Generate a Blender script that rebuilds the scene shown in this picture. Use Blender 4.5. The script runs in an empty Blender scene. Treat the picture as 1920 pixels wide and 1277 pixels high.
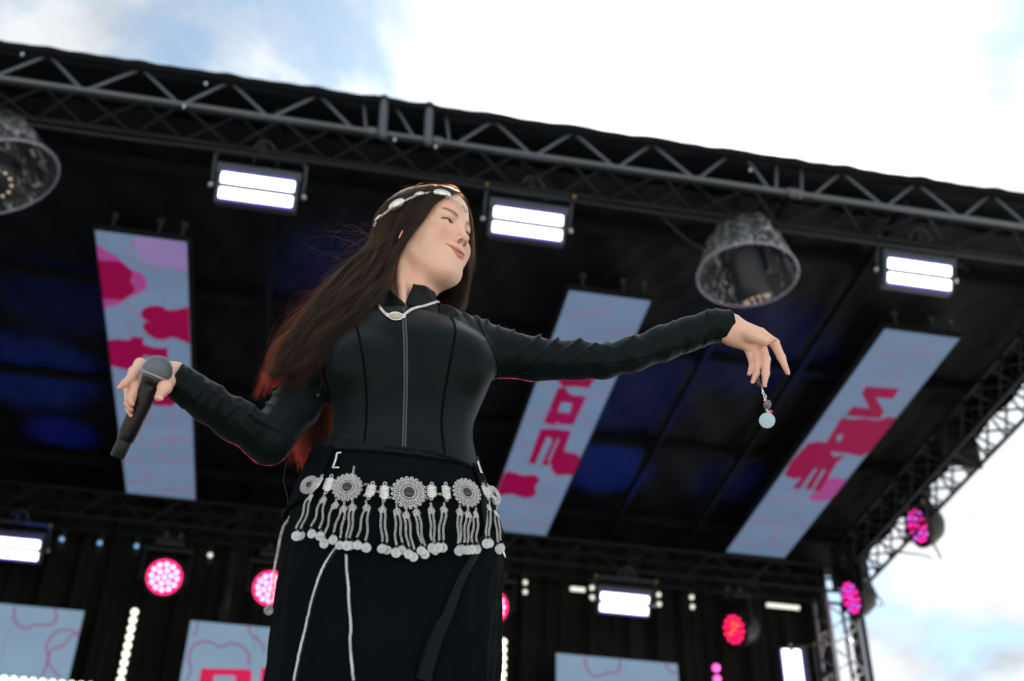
import bpy, bmesh, math, random
import numpy as np
from mathutils import Vector, Matrix
from mathutils.bvhtree import BVHTree
random.seed(7); RNG = np.random.default_rng(7)
import time as _t; _T0 = _t.time()
def lap(n): print('LAP', n, round(_t.time()-_T0, 1))
SC = bpy.context.scene; COL = SC.collection

# ------------------------------------------------------------------ camera
YAW, PIT, ROL, FPX = 0.17332, 0.63551, 0.01974, 2359.1
_f = np.array([math.sin(YAW)*math.cos(PIT), math.cos(YAW)*math.cos(PIT), math.sin(PIT)])
_r = np.array([math.cos(YAW), -math.sin(YAW), 0.0]); _u = np.cross(_r, _f)
RT = math.cos(ROL)*_r + math.sin(ROL)*_u; UP = -math.sin(ROL)*_r + math.cos(ROL)*_u; FW = _f
CAM = np.array([0.0, 0.0, 1.5])
cd = bpy.data.cameras.new('camera'); cam = bpy.data.objects.new('camera', cd); COL.objects.link(cam)
cam.matrix_world = Matrix(((RT[0], UP[0], -FW[0], CAM[0]), (RT[1], UP[1], -FW[1], CAM[1]), (RT[2], UP[2], -FW[2], CAM[2]), (0, 0, 0, 1)))
cd.sensor_width = 36.0; cd.lens = FPX/1920*36; cd.clip_start = 0.05; cd.clip_end = 3000
cd.dof.use_dof = True; cd.dof.focus_distance = 2.47; cd.dof.aperture_fstop = 3.4
SC.camera = cam

# ------------------------------------------------------------------ sky and sun
SUN = -CAM + (CAM + FW + (1335-960)/FPX*RT - (214-638.5)/FPX*UP); SUN = SUN/np.linalg.norm(SUN)
SUN_EL = math.asin(SUN[2]); SUN_AZ = math.atan2(SUN[0], SUN[1])
w = bpy.data.worlds.new('World'); SC.world = w; w.use_nodes = True
nt = w.node_tree; N = nt.nodes; LK = nt.links; N.clear()
out = N.new('ShaderNodeOutputWorld'); bg = N.new('ShaderNodeBackground'); bg.inputs['Strength'].default_value = 0.15
sky = N.new('ShaderNodeTexSky'); sky.sky_type = 'NISHITA'; sky.sun_disc = False
sky.sun_elevation = SUN_EL; sky.sun_rotation = SUN_AZ; sky.air_density = 1.0; sky.dust_density = 0.6; sky.ozone_density = 1.6
tc = N.new('ShaderNodeTexCoord'); sep = N.new('ShaderNodeSeparateXYZ'); LK.new(tc.outputs['Generated'], sep.inputs[0])
zz = N.new('ShaderNodeMath'); zz.operation = 'ADD'; zz.inputs[1].default_value = 0.28; LK.new(sep.outputs[2], zz.inputs[0])
za = N.new('ShaderNodeMath'); za.operation = 'MAXIMUM'; za.inputs[1].default_value = 0.08; LK.new(zz.outputs[0], za.inputs[0])
dx = N.new('ShaderNodeMath'); dx.operation = 'DIVIDE'; LK.new(sep.outputs[0], dx.inputs[0]); LK.new(za.outputs[0], dx.inputs[1])
dy = N.new('ShaderNodeMath'); dy.operation = 'DIVIDE'; LK.new(sep.outputs[1], dy.inputs[0]); LK.new(za.outputs[0], dy.inputs[1])
cmb = N.new('ShaderNodeCombineXYZ'); LK.new(dx.outputs[0], cmb.inputs[0]); LK.new(dy.outputs[0], cmb.inputs[1]); cmb.inputs[2].default_value = 1.1
nz = N.new('ShaderNodeTexNoise'); nz.inputs['Scale'].default_value = 3.6; nz.inputs['Detail'].default_value = 9; nz.inputs['Roughness'].default_value = 0.62
nz.inputs['Distortion'].default_value = 0.25; LK.new(cmb.outputs[0], nz.inputs['Vector'])
cov = N.new('ShaderNodeValToRGB'); cov.color_ramp.elements[0].position = 0.385; cov.color_ramp.elements[1].position = 0.50
cov.color_ramp.elements[0].color = (0, 0, 0, 1); cov.color_ramp.elements[1].color = (1, 1, 1, 1); LK.new(nz.outputs[0], cov.inputs[0])
nz2 = N.new('ShaderNodeTexNoise'); nz2.inputs['Scale'].default_value = 7.0; nz2.inputs['Detail'].default_value = 6; LK.new(cmb.outputs[0], nz2.inputs['Vector'])
shd = N.new('ShaderNodeValToRGB'); shd.color_ramp.elements[0].position = 0.35; shd.color_ramp.elements[1].position = 0.62
shd.color_ramp.elements[0].color = (2.9, 3.15, 3.45, 1); shd.color_ramp.elements[1].color = (5.1, 5.15, 5.2, 1); LK.new(nz2.outputs[0], shd.inputs[0])
# clouds scatter the sun forwards: brighter towards it, all round the sky
dt = N.new('ShaderNodeVectorMath'); dt.operation = 'DOT_PRODUCT'; dt.inputs[1].default_value = tuple(SUN); LK.new(tc.outputs['Generated'], dt.inputs[0])
mx0 = N.new('ShaderNodeMath'); mx0.operation = 'MAXIMUM'; mx0.inputs[1].default_value = 0; LK.new(dt.outputs['Value'], mx0.inputs[0])
pw = N.new('ShaderNodeMath'); pw.operation = 'POWER'; pw.inputs[1].default_value = 36; LK.new(mx0.outputs[0], pw.inputs[0])
gl = N.new('ShaderNodeMath'); gl.operation = 'MULTIPLY_ADD'; gl.inputs[1].default_value = 2.0; gl.inputs[2].default_value = 1.0; LK.new(pw.outputs[0], gl.inputs[0])
cl = N.new('ShaderNodeVectorMath'); cl.operation = 'SCALE'; LK.new(shd.outputs[0], cl.inputs[0]); LK.new(gl.outputs[0], cl.inputs['Scale'])
ab = N.new('ShaderNodeVectorMath'); ab.operation = 'MULTIPLY'; ab.inputs[1].default_value = (.70, .81, .76); LK.new(sky.outputs[0], ab.inputs[0])
mix = N.new('ShaderNodeMix'); mix.data_type = 'RGBA'; LK.new(cov.outputs[0], mix.inputs['Factor'])
LK.new(ab.outputs[0], mix.inputs[6]); LK.new(cl.outputs[0], mix.inputs[7]); LK.new(mix.outputs[2], bg.inputs[0]); LK.new(bg.outputs[0], out.inputs[0])
sl = bpy.data.lights.new('sun', 'SUN'); sl.energy = 5.0; sl.angle = math.radians(0.53); sl.color = (1, 0.95, 0.88)
so = bpy.data.objects.new('sun', sl); COL.objects.link(so); so.rotation_euler = Vector(SUN).to_track_quat('Z', 'Y').to_euler()
SC.view_settings.view_transform = 'Standard'; SC.view_settings.look = 'None'; SC.view_settings.gamma = 1; SC.view_settings.exposure = 0.5
SC.view_settings.use_curve_mapping = False
SC.cycles.use_denoising = True; SC.cycles.max_bounces = 8; SC.cycles.transparent_max_bounces = 16

# ------------------------------------------------------------------ helpers
def ray(px, py): return (px-960)/FPX*RT - (py-638.5)/FPX*UP + FW
def onY(px, py, Y): d = ray(px, py); return CAM + d*(Y/d[1])
def onZ(px, py, Z): d = ray(px, py); return CAM + d*((Z-1.5)/d[2])
def tag(o, label=None, cat=None, group=None, kind=None):
    if label: o['label'] = label
    if cat: o['category'] = cat
    if group: o['group'] = group
    if kind: o['kind'] = kind
    return o
def empty(name, loc=(0, 0, 0), rot=(0, 0, 0), **k):
    o = bpy.data.objects.new(name, None); COL.objects.link(o); o.location = loc; o.rotation_euler = rot; o.empty_display_size = .1
    return tag(o, **k)
def link_mesh(name, me, parent=None, mats=None):
    for m in (mats or []): me.materials.append(m)
    o = bpy.data.objects.new(name, me); COL.objects.link(o)
    if parent: o.parent = parent
    return o
def from_data(name, V, Fs, mats, parent=None, smooth=True, fm=None):
    me = bpy.data.meshes.new(name); me.from_pydata([tuple(map(float, v)) for v in V], [], [tuple(map(int, f)) for f in Fs])
    if not isinstance(mats, (list, tuple)): mats = [mats]
    o = link_mesh(name, me, parent, mats)
    if smooth: me.polygons.foreach_set('use_smooth', [True]*len(me.polygons))
    if fm is not None: me.polygons.foreach_set('material_index', fm)
    me.update(); return o
class MB:
    def __init__(s): s.V = []; s.F = []; s.M = []; s.S = []
    def add(s, V, F, mi=0, sm=False):
        b = len(s.V); s.V += [tuple(map(float, v)) for v in V]; s.F += [tuple(int(i)+b for i in f) for f in F]; s.M += [mi]*len(F); s.S += [sm]*len(F); return s
    def box(s, c, d, R=None, mi=0, bev=0.0):
        bm = bmesh.new(); bmesh.ops.create_cube(bm, size=1)
        for v in bm.verts: v.co = Vector((v.co.x*d[0], v.co.y*d[1], v.co.z*d[2]))
        if bev > 0: bmesh.ops.bevel(bm, geom=bm.edges[:], offset=bev, segments=2, affect='EDGES', profile=.5)
        M = (R or Matrix.Identity(3))
        V = [M @ v.co + Vector(c) for v in bm.verts]; F = [[v.index for v in f.verts] for f in bm.faces]; bm.free(); return s.add(V, F, mi, False)
    def tube(s, P, r, n=8, mi=0, caps=True, closed=False):
        P = [np.array(p, float) for p in P]; m = len(P); rr = r if hasattr(r, '__len__') else [r]*m
        T = []
        for i in range(m):
            a = P[(i-1) % m] if (closed or i > 0) else P[i]; b = P[(i+1) % m] if (closed or i < m-1) else P[i]
            t = b-a; T.append(t/(np.linalg.norm(t)+1e-12))
        u = np.cross(T[0], [0, 0, 1.0]); 
        if np.linalg.norm(u) < 1e-3: u = np.cross(T[0], [1.0, 0, 0])
        u /= np.linalg.norm(u); V = []
        for i in range(m):
            u = u - T[i]*(u@T[i]); u /= np.linalg.norm(u)+1e-12; v = np.cross(T[i], u)
            for k in range(n):
                a = 2*math.pi*k/n; V.append(P[i] + rr[i]*(math.cos(a)*u + math.sin(a)*v))
        F = []
        for i in range(m if closed else m-1):
            j = (i+1) % m
            for k in range(n): F.append((i*n+k, i*n+(k+1) % n, j*n+(k+1) % n, j*n+k))
        if caps and not closed: F.append(tuple(range(n-1, -1, -1))); F.append(tuple((m-1)*n+k for k in range(n)))
        return s.add(V, F, mi, True)
    def lathe(s, prof, c=(0, 0, 0), axis=(0, 0, 1), n=24, mi=0, cap=True):
        ax = np.array(axis, float); ax /= np.linalg.norm(ax); u = np.cross(ax, [0, 0, 1.0])
        if np.linalg.norm(u) < 1e-3: u = np.array([1.0, 0, 0])
        u /= np.linalg.norm(u); v = np.cross(ax, u); c = np.array(c, float); V = []
        for (r, h) in prof:
            for k in range(n):
                a = 2*math.pi*k/n; V.append(c + ax*h + max(r, 1e-5)*(math.cos(a)*u + math.sin(a)*v))
        F = [(i*n+k, i*n+(k+1) % n, (i+1)*n+(k+1) % n, (i+1)*n+k) for i in range(len(prof)-1) for k in range(n)]
        if cap: F.append(tuple(range(n-1, -1, -1))); F.append(tuple((len(prof)-1)*n+k for k in range(n)))
        return s.add(V, F, mi, True)
    def ball(s, c, r, n=12, mi=0, sc=(1, 1, 1)):
        V = []; F = []; m = n//2+1
        for i in range(m+1):
            t = math.pi*i/m
            for k in range(n): a = 2*math.pi*k/n; V.append((c[0]+r*sc[0]*math.sin(t)*math.cos(a), c[1]+r*sc[1]*math.sin(t)*math.sin(a), c[2]+r*sc[2]*math.cos(t)))
        F = [(i*n+k, (i+1)*n+k, (i+1)*n+(k+1) % n, i*n+(k+1) % n) for i in range(m) for k in range(n)]
        return s.add(V, F, mi, True)
    def mesh(s, name, mats):
        me = bpy.data.meshes.new(name); me.from_pydata(s.V, [], s.F); me.polygons.foreach_set('material_index', s.M); me.polygons.foreach_set('use_smooth', s.S)
        for m in (mats if isinstance(mats, (list, tuple)) else [mats]): me.materials.append(m)
        me.update(); return me
    def build(s, name, mats, parent=None, loc=None, rot=None):
        o = link_mesh(name, s.mesh(name, mats), parent)
        if loc is not None: o.location = loc
        if rot is not None: o.rotation_euler = rot
        return o
def inst(name, me, parent, loc=(0, 0, 0), rot=None, scale=None):
    o = bpy.data.objects.new(name, me); COL.objects.link(o); o.parent = parent; o.location = loc
    if rot is not None: o.rotation_euler = rot
    if scale is not None: o.scale = scale
    return o
_rods = {}
def rod(name, a, b, r, m, parent):
    if m.name not in _rods: _rods[m.name] = MB().lathe([(1, 0), (1, 1)], n=10).mesh('rod', m)
    o = bpy.data.objects.new(name, _rods[m.name]); COL.objects.link(o); o.parent = parent
    d = Vector(b)-Vector(a); o.location = a; o.rotation_euler = d.to_track_quat('Z', 'Y').to_euler(); o.scale = (r, r, d.length); return o
def copy_tree(o, parent=None):
    c = o.copy(); COL.objects.link(c); c.parent = parent
    for ch in list(o.children): copy_tree(ch, c)
    return c

# ------------------------------------------------------------------ materials
def mat(name, col, rough=.5, metal=0.0, emit=None, es=1.0, spec=.5, noise=0.0, nscale=20, bump=0.0, bscale=200, sheen=0.0, sss=0.0, alpha=1.0, trans=0.0, coat=0.0, mapping='Object'):
    m = bpy.data.materials.new(name); m.use_nodes = True; n = m.node_tree.nodes; l = m.node_tree.links; b = n['Principled BSDF']
    b.inputs['Base Color'].default_value = (*col, 1); b.inputs['Roughness'].default_value = rough; b.inputs['Metallic'].default_value = metal
    b.inputs['Specular IOR Level'].default_value = spec; b.inputs['Sheen Weight'].default_value = sheen; b.inputs['Alpha'].default_value = alpha
    b.inputs['Transmission Weight'].default_value = trans; b.inputs['Coat Weight'].default_value = coat
    if sss: b.inputs['Subsurface Weight'].default_value = sss; b.inputs['Subsurface Radius'].default_value = (1, .35, .2); b.inputs['Subsurface Scale'].default_value = .006
    if emit: b.inputs['Emission Color'].default_value = (*emit, 1); b.inputs['Emission Strength'].default_value = es
    t = n.new('ShaderNodeTexCoord')
    if noise:
        q = n.new('ShaderNodeTexNoise'); q.inputs['Scale'].default_value = nscale; q.inputs['Detail'].default_value = 5; l.new(t.outputs[mapping], q.inputs['Vector'])
        x = n.new('ShaderNodeMix'); x.data_type = 'RGBA'; x.inputs[6].default_value = (*[c*(1-noise) for c in col], 1); x.inputs[7].default_value = (*[min(1, c*(1+noise)) for c in col], 1)
        l.new(q.outputs[0], x.inputs['Factor']); l.new(x.outputs[2], b.inputs['Base Color'])
    if bump:
        q = n.new('ShaderNodeTexNoise'); q.inputs['Scale'].default_value = bscale; q.inputs['Detail'].default_value = 3; l.new(t.outputs[mapping], q.inputs['Vector'])
        p = n.new('ShaderNodeBump'); p.inputs['Strength'].default_value = bump; p.inputs['Distance'].default_value = .01; l.new(q.outputs[0], p.inputs['Height']); l.new(p.outputs[0], b.inputs['Normal'])
    return m
M = {}
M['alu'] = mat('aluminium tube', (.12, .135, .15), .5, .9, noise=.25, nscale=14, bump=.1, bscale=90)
M['alu_dk'] = mat('dark tube', (.013, .015, .018), .55, .2, spec=.15, noise=.3, nscale=8)  # aluminium with shade put into its colour; also used for dark fittings
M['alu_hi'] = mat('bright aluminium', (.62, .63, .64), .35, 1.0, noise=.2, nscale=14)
M['cloth'] = mat('black stage cloth', (.006, .007, .010), .85, spec=.1, noise=.5, nscale=1.2, bump=.5, bscale=3)
M['canopy'] = mat('black canopy skin', (.005, .006, .009), .7, spec=.15, noise=.5, nscale=.8, bump=.8, bscale=2.2)
M['drape'] = mat('black drape', (.014, .014, .013), .9, spec=.12, noise=.5, nscale=2)
M['blk'] = mat('black plastic', (.010, .011, .013), .4, spec=.3, noise=.3, nscale=30)
M['blk2'] = mat('black metal paint', (.02, .023, .027), .42, .2, spec=.3, noise=.3, nscale=20)
M['strobe'] = mat('blue black painted housing', (.045, .058, .075), .45, .1, spec=.3, noise=.25, nscale=18)
M['steel'] = mat('steel', (.5, .5, .5), .3, 1.0)
M['orange'] = mat('brass bolt', (.6, .35, .05), .4, .5)
M['white_led'] = mat('white led', (.8, .8, .8), .3, emit=(.86, .86, 1.0), es=2.6)
M['violet'] = mat('violet led lip', (.05, .02, .2), .3, emit=(.10, .06, .55), es=1.2)
M['warm_led'] = mat('warm led', (.8, .8, .7), .3, emit=(.93, 1.0, .78), es=1.5)
M['pink_led'] = mat('pink led', (.8, .1, .3), .3, emit=(1.0, .42, .55), es=3.2)
M['red_led'] = mat('red led', (.8, .05, .2), .3, emit=(1.0, .004, .10), es=1.6)
M['org_led'] = mat('orange led', (.8, .05, .2), .3, emit=(1.0, .09, .05), es=1.6)
M['mag_led'] = mat('magenta led', (.8, .05, .4), .3, emit=(.9, .012, .30), es=1.1)
M['vio_led'] = mat('violet lens', (.5, .05, .6), .3, emit=(.62, .10, .75), es=1.0)
M['pink_face'] = mat('pink lamp face', (.5, .01, .1), .4, emit=(1.0, .0, .09), es=2.6)
M['mag_bulb'] = mat('magenta bulb', (.8, .2, .6), .3, emit=(1.0, .10, .55), es=1.3)
M['blue_dot'] = mat('blue white dot', (.5, .6, .7), .3, emit=(.08, .25, .5), es=.8)
M['white_dot'] = mat('white dot', (.7, .7, .65), .3, emit=(.75, .78, .65), es=.8)
M['tubewhite'] = mat('white tube', (.7, .7, .65), .3, emit=(.7, .72, .62), es=.8)

def screen_mat(name, col, s=.78):
    m = bpy.data.materials.new(name); m.use_nodes = True; n = m.node_tree.nodes; l = m.node_tree.links; b = n['Principled BSDF']
    b.inputs['Base Color'].default_value = (.006, .006, .006, 1); b.inputs['Roughness'].default_value = .6; b.inputs['Specular IOR Level'].default_value = .08; b.inputs['Emission Strength'].default_value = s
    t = n.new('ShaderNodeTexCoord'); wv = n.new('ShaderNodeTexWave'); wv.wave_type = 'BANDS'; wv.bands_direction = 'X'; wv.inputs['Scale'].default_value = 14; wv.inputs['Distortion'].default_value = 0
    q = n.new('ShaderNodeTexNoise'); q.inputs['Scale'].default_value = 1.6; q.inputs['Detail'].default_value = 3
    l.new(t.outputs['Object'], wv.inputs['Vector']); l.new(t.outputs['Object'], q.inputs['Vector'])
    a = n.new('ShaderNodeMath'); a.operation = 'MULTIPLY_ADD'; a.inputs[1].default_value = .10; a.inputs[2].default_value = .9; l.new(wv.outputs['Fac'], a.inputs[0])
    d = n.new('ShaderNodeMath'); d.operation = 'MULTIPLY_ADD'; d.inputs[1].default_value = .3; d.inputs[2].default_value = .85; l.new(q.outputs[0], d.inputs[0])
    e = n.new('ShaderNodeMath'); e.operation = 'MULTIPLY'; l.new(a.outputs[0], e.inputs[0]); l.new(d.outputs[0], e.inputs[1])
    v = n.new('ShaderNodeVectorMath'); v.operation = 'SCALE'; v.inputs[0].default_value = col; l.new(e.outputs[0], v.inputs['Scale']); l.new(v.outputs[0], b.inputs['Emission Color']); return m
M['scr'] = screen_mat('screen light blue grey', (.205, .305, .415)); M['scr_c'] = screen_mat('strip light blue grey', (.125, .182, .285))
M['scr_pink'] = screen_mat('screen crimson', (.22, .0, .045))
M['scr_mag'] = screen_mat('screen orchid', (.28, .045, .20))
M['scr_lil'] = screen_mat('screen lilac', (.22, .15, .34))
M['scr_line'] = screen_mat('screen rose line', (.25, .085, .19))
# ================================================================== SETTING
def grid(nx, ny, f): 
    V = [f(i/nx, j/ny) for j in range(ny+1) for i in range(nx+1)]
    F = [(j*(nx+1)+i, j*(nx+1)+i+1, (j+1)*(nx+1)+i+1, (j+1)*(nx+1)+i) for j in range(ny) for i in range(nx)]
    return V, F
M['ground'] = mat('pale paving', (.62, .59, .53), .9, noise=.25, nscale=.4, bump=.2, bscale=12)
M['deck'] = mat('stage deck ply', (.05, .045, .04), .6, noise=.3, nscale=6)
g = from_data('ground', [(-900, -900, 0), (900, -900, 0), (900, 900, 0), (-900, 900, 0)], [(0, 1, 2, 3)], M['ground'], smooth=False); tag(g, kind='structure')
SZ = 1.66   # stage deck height
dk = MB().box((1.5, 7.2, SZ-.06), (10, 12, .12)).build('stage_floor', M['deck']); tag(dk, kind='structure')
sk = MB()
V, F = grid(160, 2, lambda u, v: (-3.5+10*u, 1.22+.03*math.sin(u*260), (SZ-.12)*v)); sk.add(V, F, 0, True)
sk.add([(p[0], p[1]+.05, p[2]) for p in V], F, 0, True)
o = sk.build('stage_skirt', M['drape']); tag(o, 'black pleated skirt hanging along the front edge of the stage deck', 'stage skirt')

# canopy ceiling (taut cloth panels between rafters) and rafters
CX0, CX1, CY0, CY1, CZ = -4.8, 6.2, 6.80, 12.9, 8.31
def ceilf(u, v):
    x = CX0+(CX1-CX0)*u; y = CY0+(CY1-CY0)*v
    sag = .10*abs(math.sin(math.pi*(y-7.35)/1.55))+.02*math.sin(x*5+y*2)+.02*math.sin(x*11-y*7)+.012*math.sin(x*23+y*13)
    return (x, y, CZ-.0-.0*v-sag*.6)
root = empty('stage_canopy', (0, 0, 0), label='black cloth stage roof stretched over the trusses above the singer', cat='stage roof')
V, F = grid(220, 140, ceilf); ceil = from_data('ceiling_cloth', V, F, M['canopy'], root)
# outer skin, 60 mm above
def topf(u, v):
    x = CX0+(CX1-CX0)*u; y = 6.40+(CY1-6.40)*v; return (x, y, 8.285+.14*min(1, v*12)+.2*math.sin(math.pi*v))
V, F = grid(120, 20, topf); from_data('roof_skin', V, F, M['canopy'], root)
# rolled front hem, lashed down at the truss nodes, so it bulges between them
hem = MB(); P = []; R_ = []
topn = [-60, 88, 263, 430, 597, 717, 802, 927, 1077, 1225, 1370, 1482, 1582, 1723, 1863, 1990]
def xat(px, z=8.33): return onY(px, 78+.148*px, 6.4)[0]
xs = [xat(p) for p in topn]
for i in range(420):
    x = -4.2+i*(CX1+4.2)/419
    dmin = min(abs(x-a) for a in xs); bul = math.exp(-(dmin/.09)**2)
    P.append((x, 6.385, 8.282+0.005*bul+.003*math.sin(x*9))); R_.append(.030+.007*bul+.002*math.sin(x*31))
hem.tube(P, R_, 14); hem.build('front_hem', M['cloth'], root)
V, F = grid(120, 1, lambda u, v: (CX0+(CX1-CX0)*u, 6.43+.008*math.sin(u*90), 8.24+.05*v)); from_data('front_flap', V, F, M['cloth'], root)
V, F = grid(1, 60, lambda u, v: (6.2+.02*math.sin(v*60), 6.5+6.4*v, 8.02+.34*u)); from_data('side_flap', V, F, M['cloth'], root)
for k, y in enumerate((7.35, 8.9, 10.45, 12.0)):
    a = MB().box(((CX0+CX1)/2, y, 8.235), (CX1-CX0-.1, .07, .10), bev=.01).build('cross_rafter', M['cloth'], root)
for x in (-3.4, -.6, .75, 3.3, 4.2):
    MB().box((x, 9.5, 8.15), (.05, 6.0, .07), bev=.01).build('long_rafter', M['cloth'], root)

def truss_x(root, y0, y1, z0, z1, xa, xb, rc, m, mb, nodes=None, period=.72, rb=.013):
    for y in (y0, y1):
        for z in (z0, z1): rod('chord', (xa, y, z), (xb, y, z), rc, m, root)
    n = int((xb-xa)/period)
    for i in range(n):
        a = xa+(i+.06)*period; b = a+period*.45
        if nodes is None: rod('brace', (a, y0, z0), (b, y0, z1), rb, mb, root); rod('brace', (b+.03, y0, z1), (a+period*.94, y0, z0), rb, mb, root)
        rod('brace', (a, y0, z0), (b, y1, z0), rb, mb, root); rod('brace', (b+.03, y1, z0), (a+period*.94, y0, z0), rb, mb, root)
        rod('brace', (a, y1, z0), (b, y1, z1), rb, mb, root); rod('brace', (b+.03, y1, z1), (a+period*.94, y1, z0), rb, mb, root)
ft = empty('front_truss', (0, 6.4, 7.97), label='long grey aluminium box truss across the front edge of the roof', cat='truss')
FT = Matrix.Translation((0, -6.4, -7.97))
fz0, fz1 = 7.975, 8.285
def lo(p): return (p[0], p[1]-6.4, p[2]-7.97)
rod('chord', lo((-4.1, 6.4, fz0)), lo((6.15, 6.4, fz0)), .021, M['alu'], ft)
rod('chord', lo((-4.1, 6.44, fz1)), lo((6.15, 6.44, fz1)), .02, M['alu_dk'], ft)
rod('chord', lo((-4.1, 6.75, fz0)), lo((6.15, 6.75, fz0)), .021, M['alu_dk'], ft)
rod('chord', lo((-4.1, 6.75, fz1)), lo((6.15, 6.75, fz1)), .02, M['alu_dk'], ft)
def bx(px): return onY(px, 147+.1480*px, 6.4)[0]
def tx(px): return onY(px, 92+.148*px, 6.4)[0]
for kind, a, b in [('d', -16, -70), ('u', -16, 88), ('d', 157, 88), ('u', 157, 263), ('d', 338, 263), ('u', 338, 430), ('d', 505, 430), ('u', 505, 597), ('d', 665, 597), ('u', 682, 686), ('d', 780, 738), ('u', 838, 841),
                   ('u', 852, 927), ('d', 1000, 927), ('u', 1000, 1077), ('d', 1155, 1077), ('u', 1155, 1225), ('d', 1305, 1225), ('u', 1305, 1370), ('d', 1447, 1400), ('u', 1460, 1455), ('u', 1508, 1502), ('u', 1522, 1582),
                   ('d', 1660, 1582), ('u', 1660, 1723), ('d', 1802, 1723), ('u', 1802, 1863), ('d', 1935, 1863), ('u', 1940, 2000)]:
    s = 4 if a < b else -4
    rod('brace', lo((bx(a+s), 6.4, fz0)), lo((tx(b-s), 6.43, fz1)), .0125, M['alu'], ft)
for px in (717, 802):
    rod('sleeve_post', lo((bx(px), 6.385, fz0-.05)), lo((tx(px+2), 6.385, 8.325)), .034, M['alu'], ft)
for px in (697, 820, 1483, 1497):
    c = MB().lathe([(.03, -.035), (.034, -.03), (.034, .03), (.03, .035)], c=lo((bx(px), 6.4, fz0)), axis=(1, 0, 0), n=16).build('chord_joint', M['alu'], ft)
x = -4.0
while x < 6.0:
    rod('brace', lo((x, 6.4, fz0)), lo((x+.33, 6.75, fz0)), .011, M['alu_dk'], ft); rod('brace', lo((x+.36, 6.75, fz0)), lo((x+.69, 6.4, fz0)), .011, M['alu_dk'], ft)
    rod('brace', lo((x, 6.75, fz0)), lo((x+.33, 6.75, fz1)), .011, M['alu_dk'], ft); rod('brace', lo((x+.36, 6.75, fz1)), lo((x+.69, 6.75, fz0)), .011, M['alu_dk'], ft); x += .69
# cable ties / little bright hang points on truss
tie = MB().box((0, 0, 0), (.018, .012, .03), bev=.003).mesh('tie', M['alu_hi'])
for px, py in [(42, 102), (386, 157), (1407, 319), (345, 200), (740, 262), (817, 275)]:
    inst('cable_tie', tie, ft, loc=lo(onY(px, py, 6.37)))

bt = empty('back_truss', (0, 0, 0), label='dark box truss over the back curtain behind the rear lamps', cat='truss')
truss_x(bt, 12.05, 12.35, 7.62, 7.92, -4.6, 6.0, .02, M['alu_dk'], M['alu_dk'])
# side truss along the right edge + corner tower
def truss_line(root, A, B, s, m, rc=.022, rb=.012, per=.5):
    A = Vector(A); B = Vector(B); d = (B-A).normalized(); L = (B-A).length
    u = d.cross(Vector((0, 0, 1))) if abs(d.z) < .9 else Vector((1, 0, 0)); u.normalize(); v = d.cross(u)
    cs = [(u*a+v*b)*(s/2) for a, b in ((-1, -1), (1, -1), (1, 1), (-1, 1))]
    for c in cs: rod('chord', A+c, B+c, rc, m, root)
    n = int(L/per)
    for k in range(n):
        for i in range(4):
            a, b = cs[i], cs[(i+1) % 4]
            p = A+d*(k*per+.02); q = A+d*(k*per+per*.5); r2 = A+d*(k*per+per*.98)
            rod('brace', p+a, q+b, rb, m, root); rod('brace', q+b, r2+a, rb, m, root)
st = empty('side_truss', (0, 0, 0), label='aluminium truss coloured dark as a silhouette, running back along the right edge of the roof', cat='truss')
truss_line(st, (6.02, 6.9, 7.92), (6.02, 12.0, 7.92), .36, M['alu_dk'], per=.36)  # dark colour stands in for the silhouette against bright sky
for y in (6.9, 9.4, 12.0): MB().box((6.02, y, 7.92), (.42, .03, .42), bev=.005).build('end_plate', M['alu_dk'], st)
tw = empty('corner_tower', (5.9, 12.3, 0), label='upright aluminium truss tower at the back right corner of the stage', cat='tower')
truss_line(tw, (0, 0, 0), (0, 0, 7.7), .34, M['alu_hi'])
MB().box((0, 0, .02), (.7, .7, .04), bev=.005).build('base_plate', M['alu_dk'], tw)
MB().box((.235, -.02, 4.3), (.05, .3, 7.4), bev=.01).build('side_rail', M['blk2'], tw)
for sx, sy, nm in ((-4.45, 12.3, 'upright aluminium truss tower at the back left corner, outside the stage'), (-4.45, 6.6, 'front left truss tower carrying the roof'), (6.75, 6.6, 'front right truss tower carrying the roof')):
    t2 = copy_tree(tw); t2.location = (sx, sy, 0); t2['label'] = nm
ou = empty('roof_brace', (0, 0, 0), label='dark diagonal tube bracing the roof right of the rightmost strobe lamp', cat='brace tube')
rod('tube', onY(1795, 492, 7.2), onY(1960, 622, 8.6), .03, M['alu_dk'], ou)

# back curtain with folds
def cur(u, v):
    x = -5.0+11.05*u; z = SZ+(8.36-SZ)*v
    return (x, 12.72+.05*math.sin(x*17+.6*math.sin(x*3))+.03*math.sin(x*41+1)+.02*math.sin(x*7+z), z)
V, F = grid(420, 6, cur); cu = from_data('back_curtain', V, F, M['drape'], None); tag(cu, 'black pleated curtain closing the back of the stage', 'curtain')
# side curtain at left (frames the stage)
V, F = grid(200, 4, lambda u, v: (-4.75+.05*math.sin(u*110), 6.6+6.1*u, SZ+(8.45-SZ)*v)); cu = from_data('side_curtain', V, F, M['drape'], None); tag(cu, 'black curtain closing the left side of the stage', 'curtain')

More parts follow.
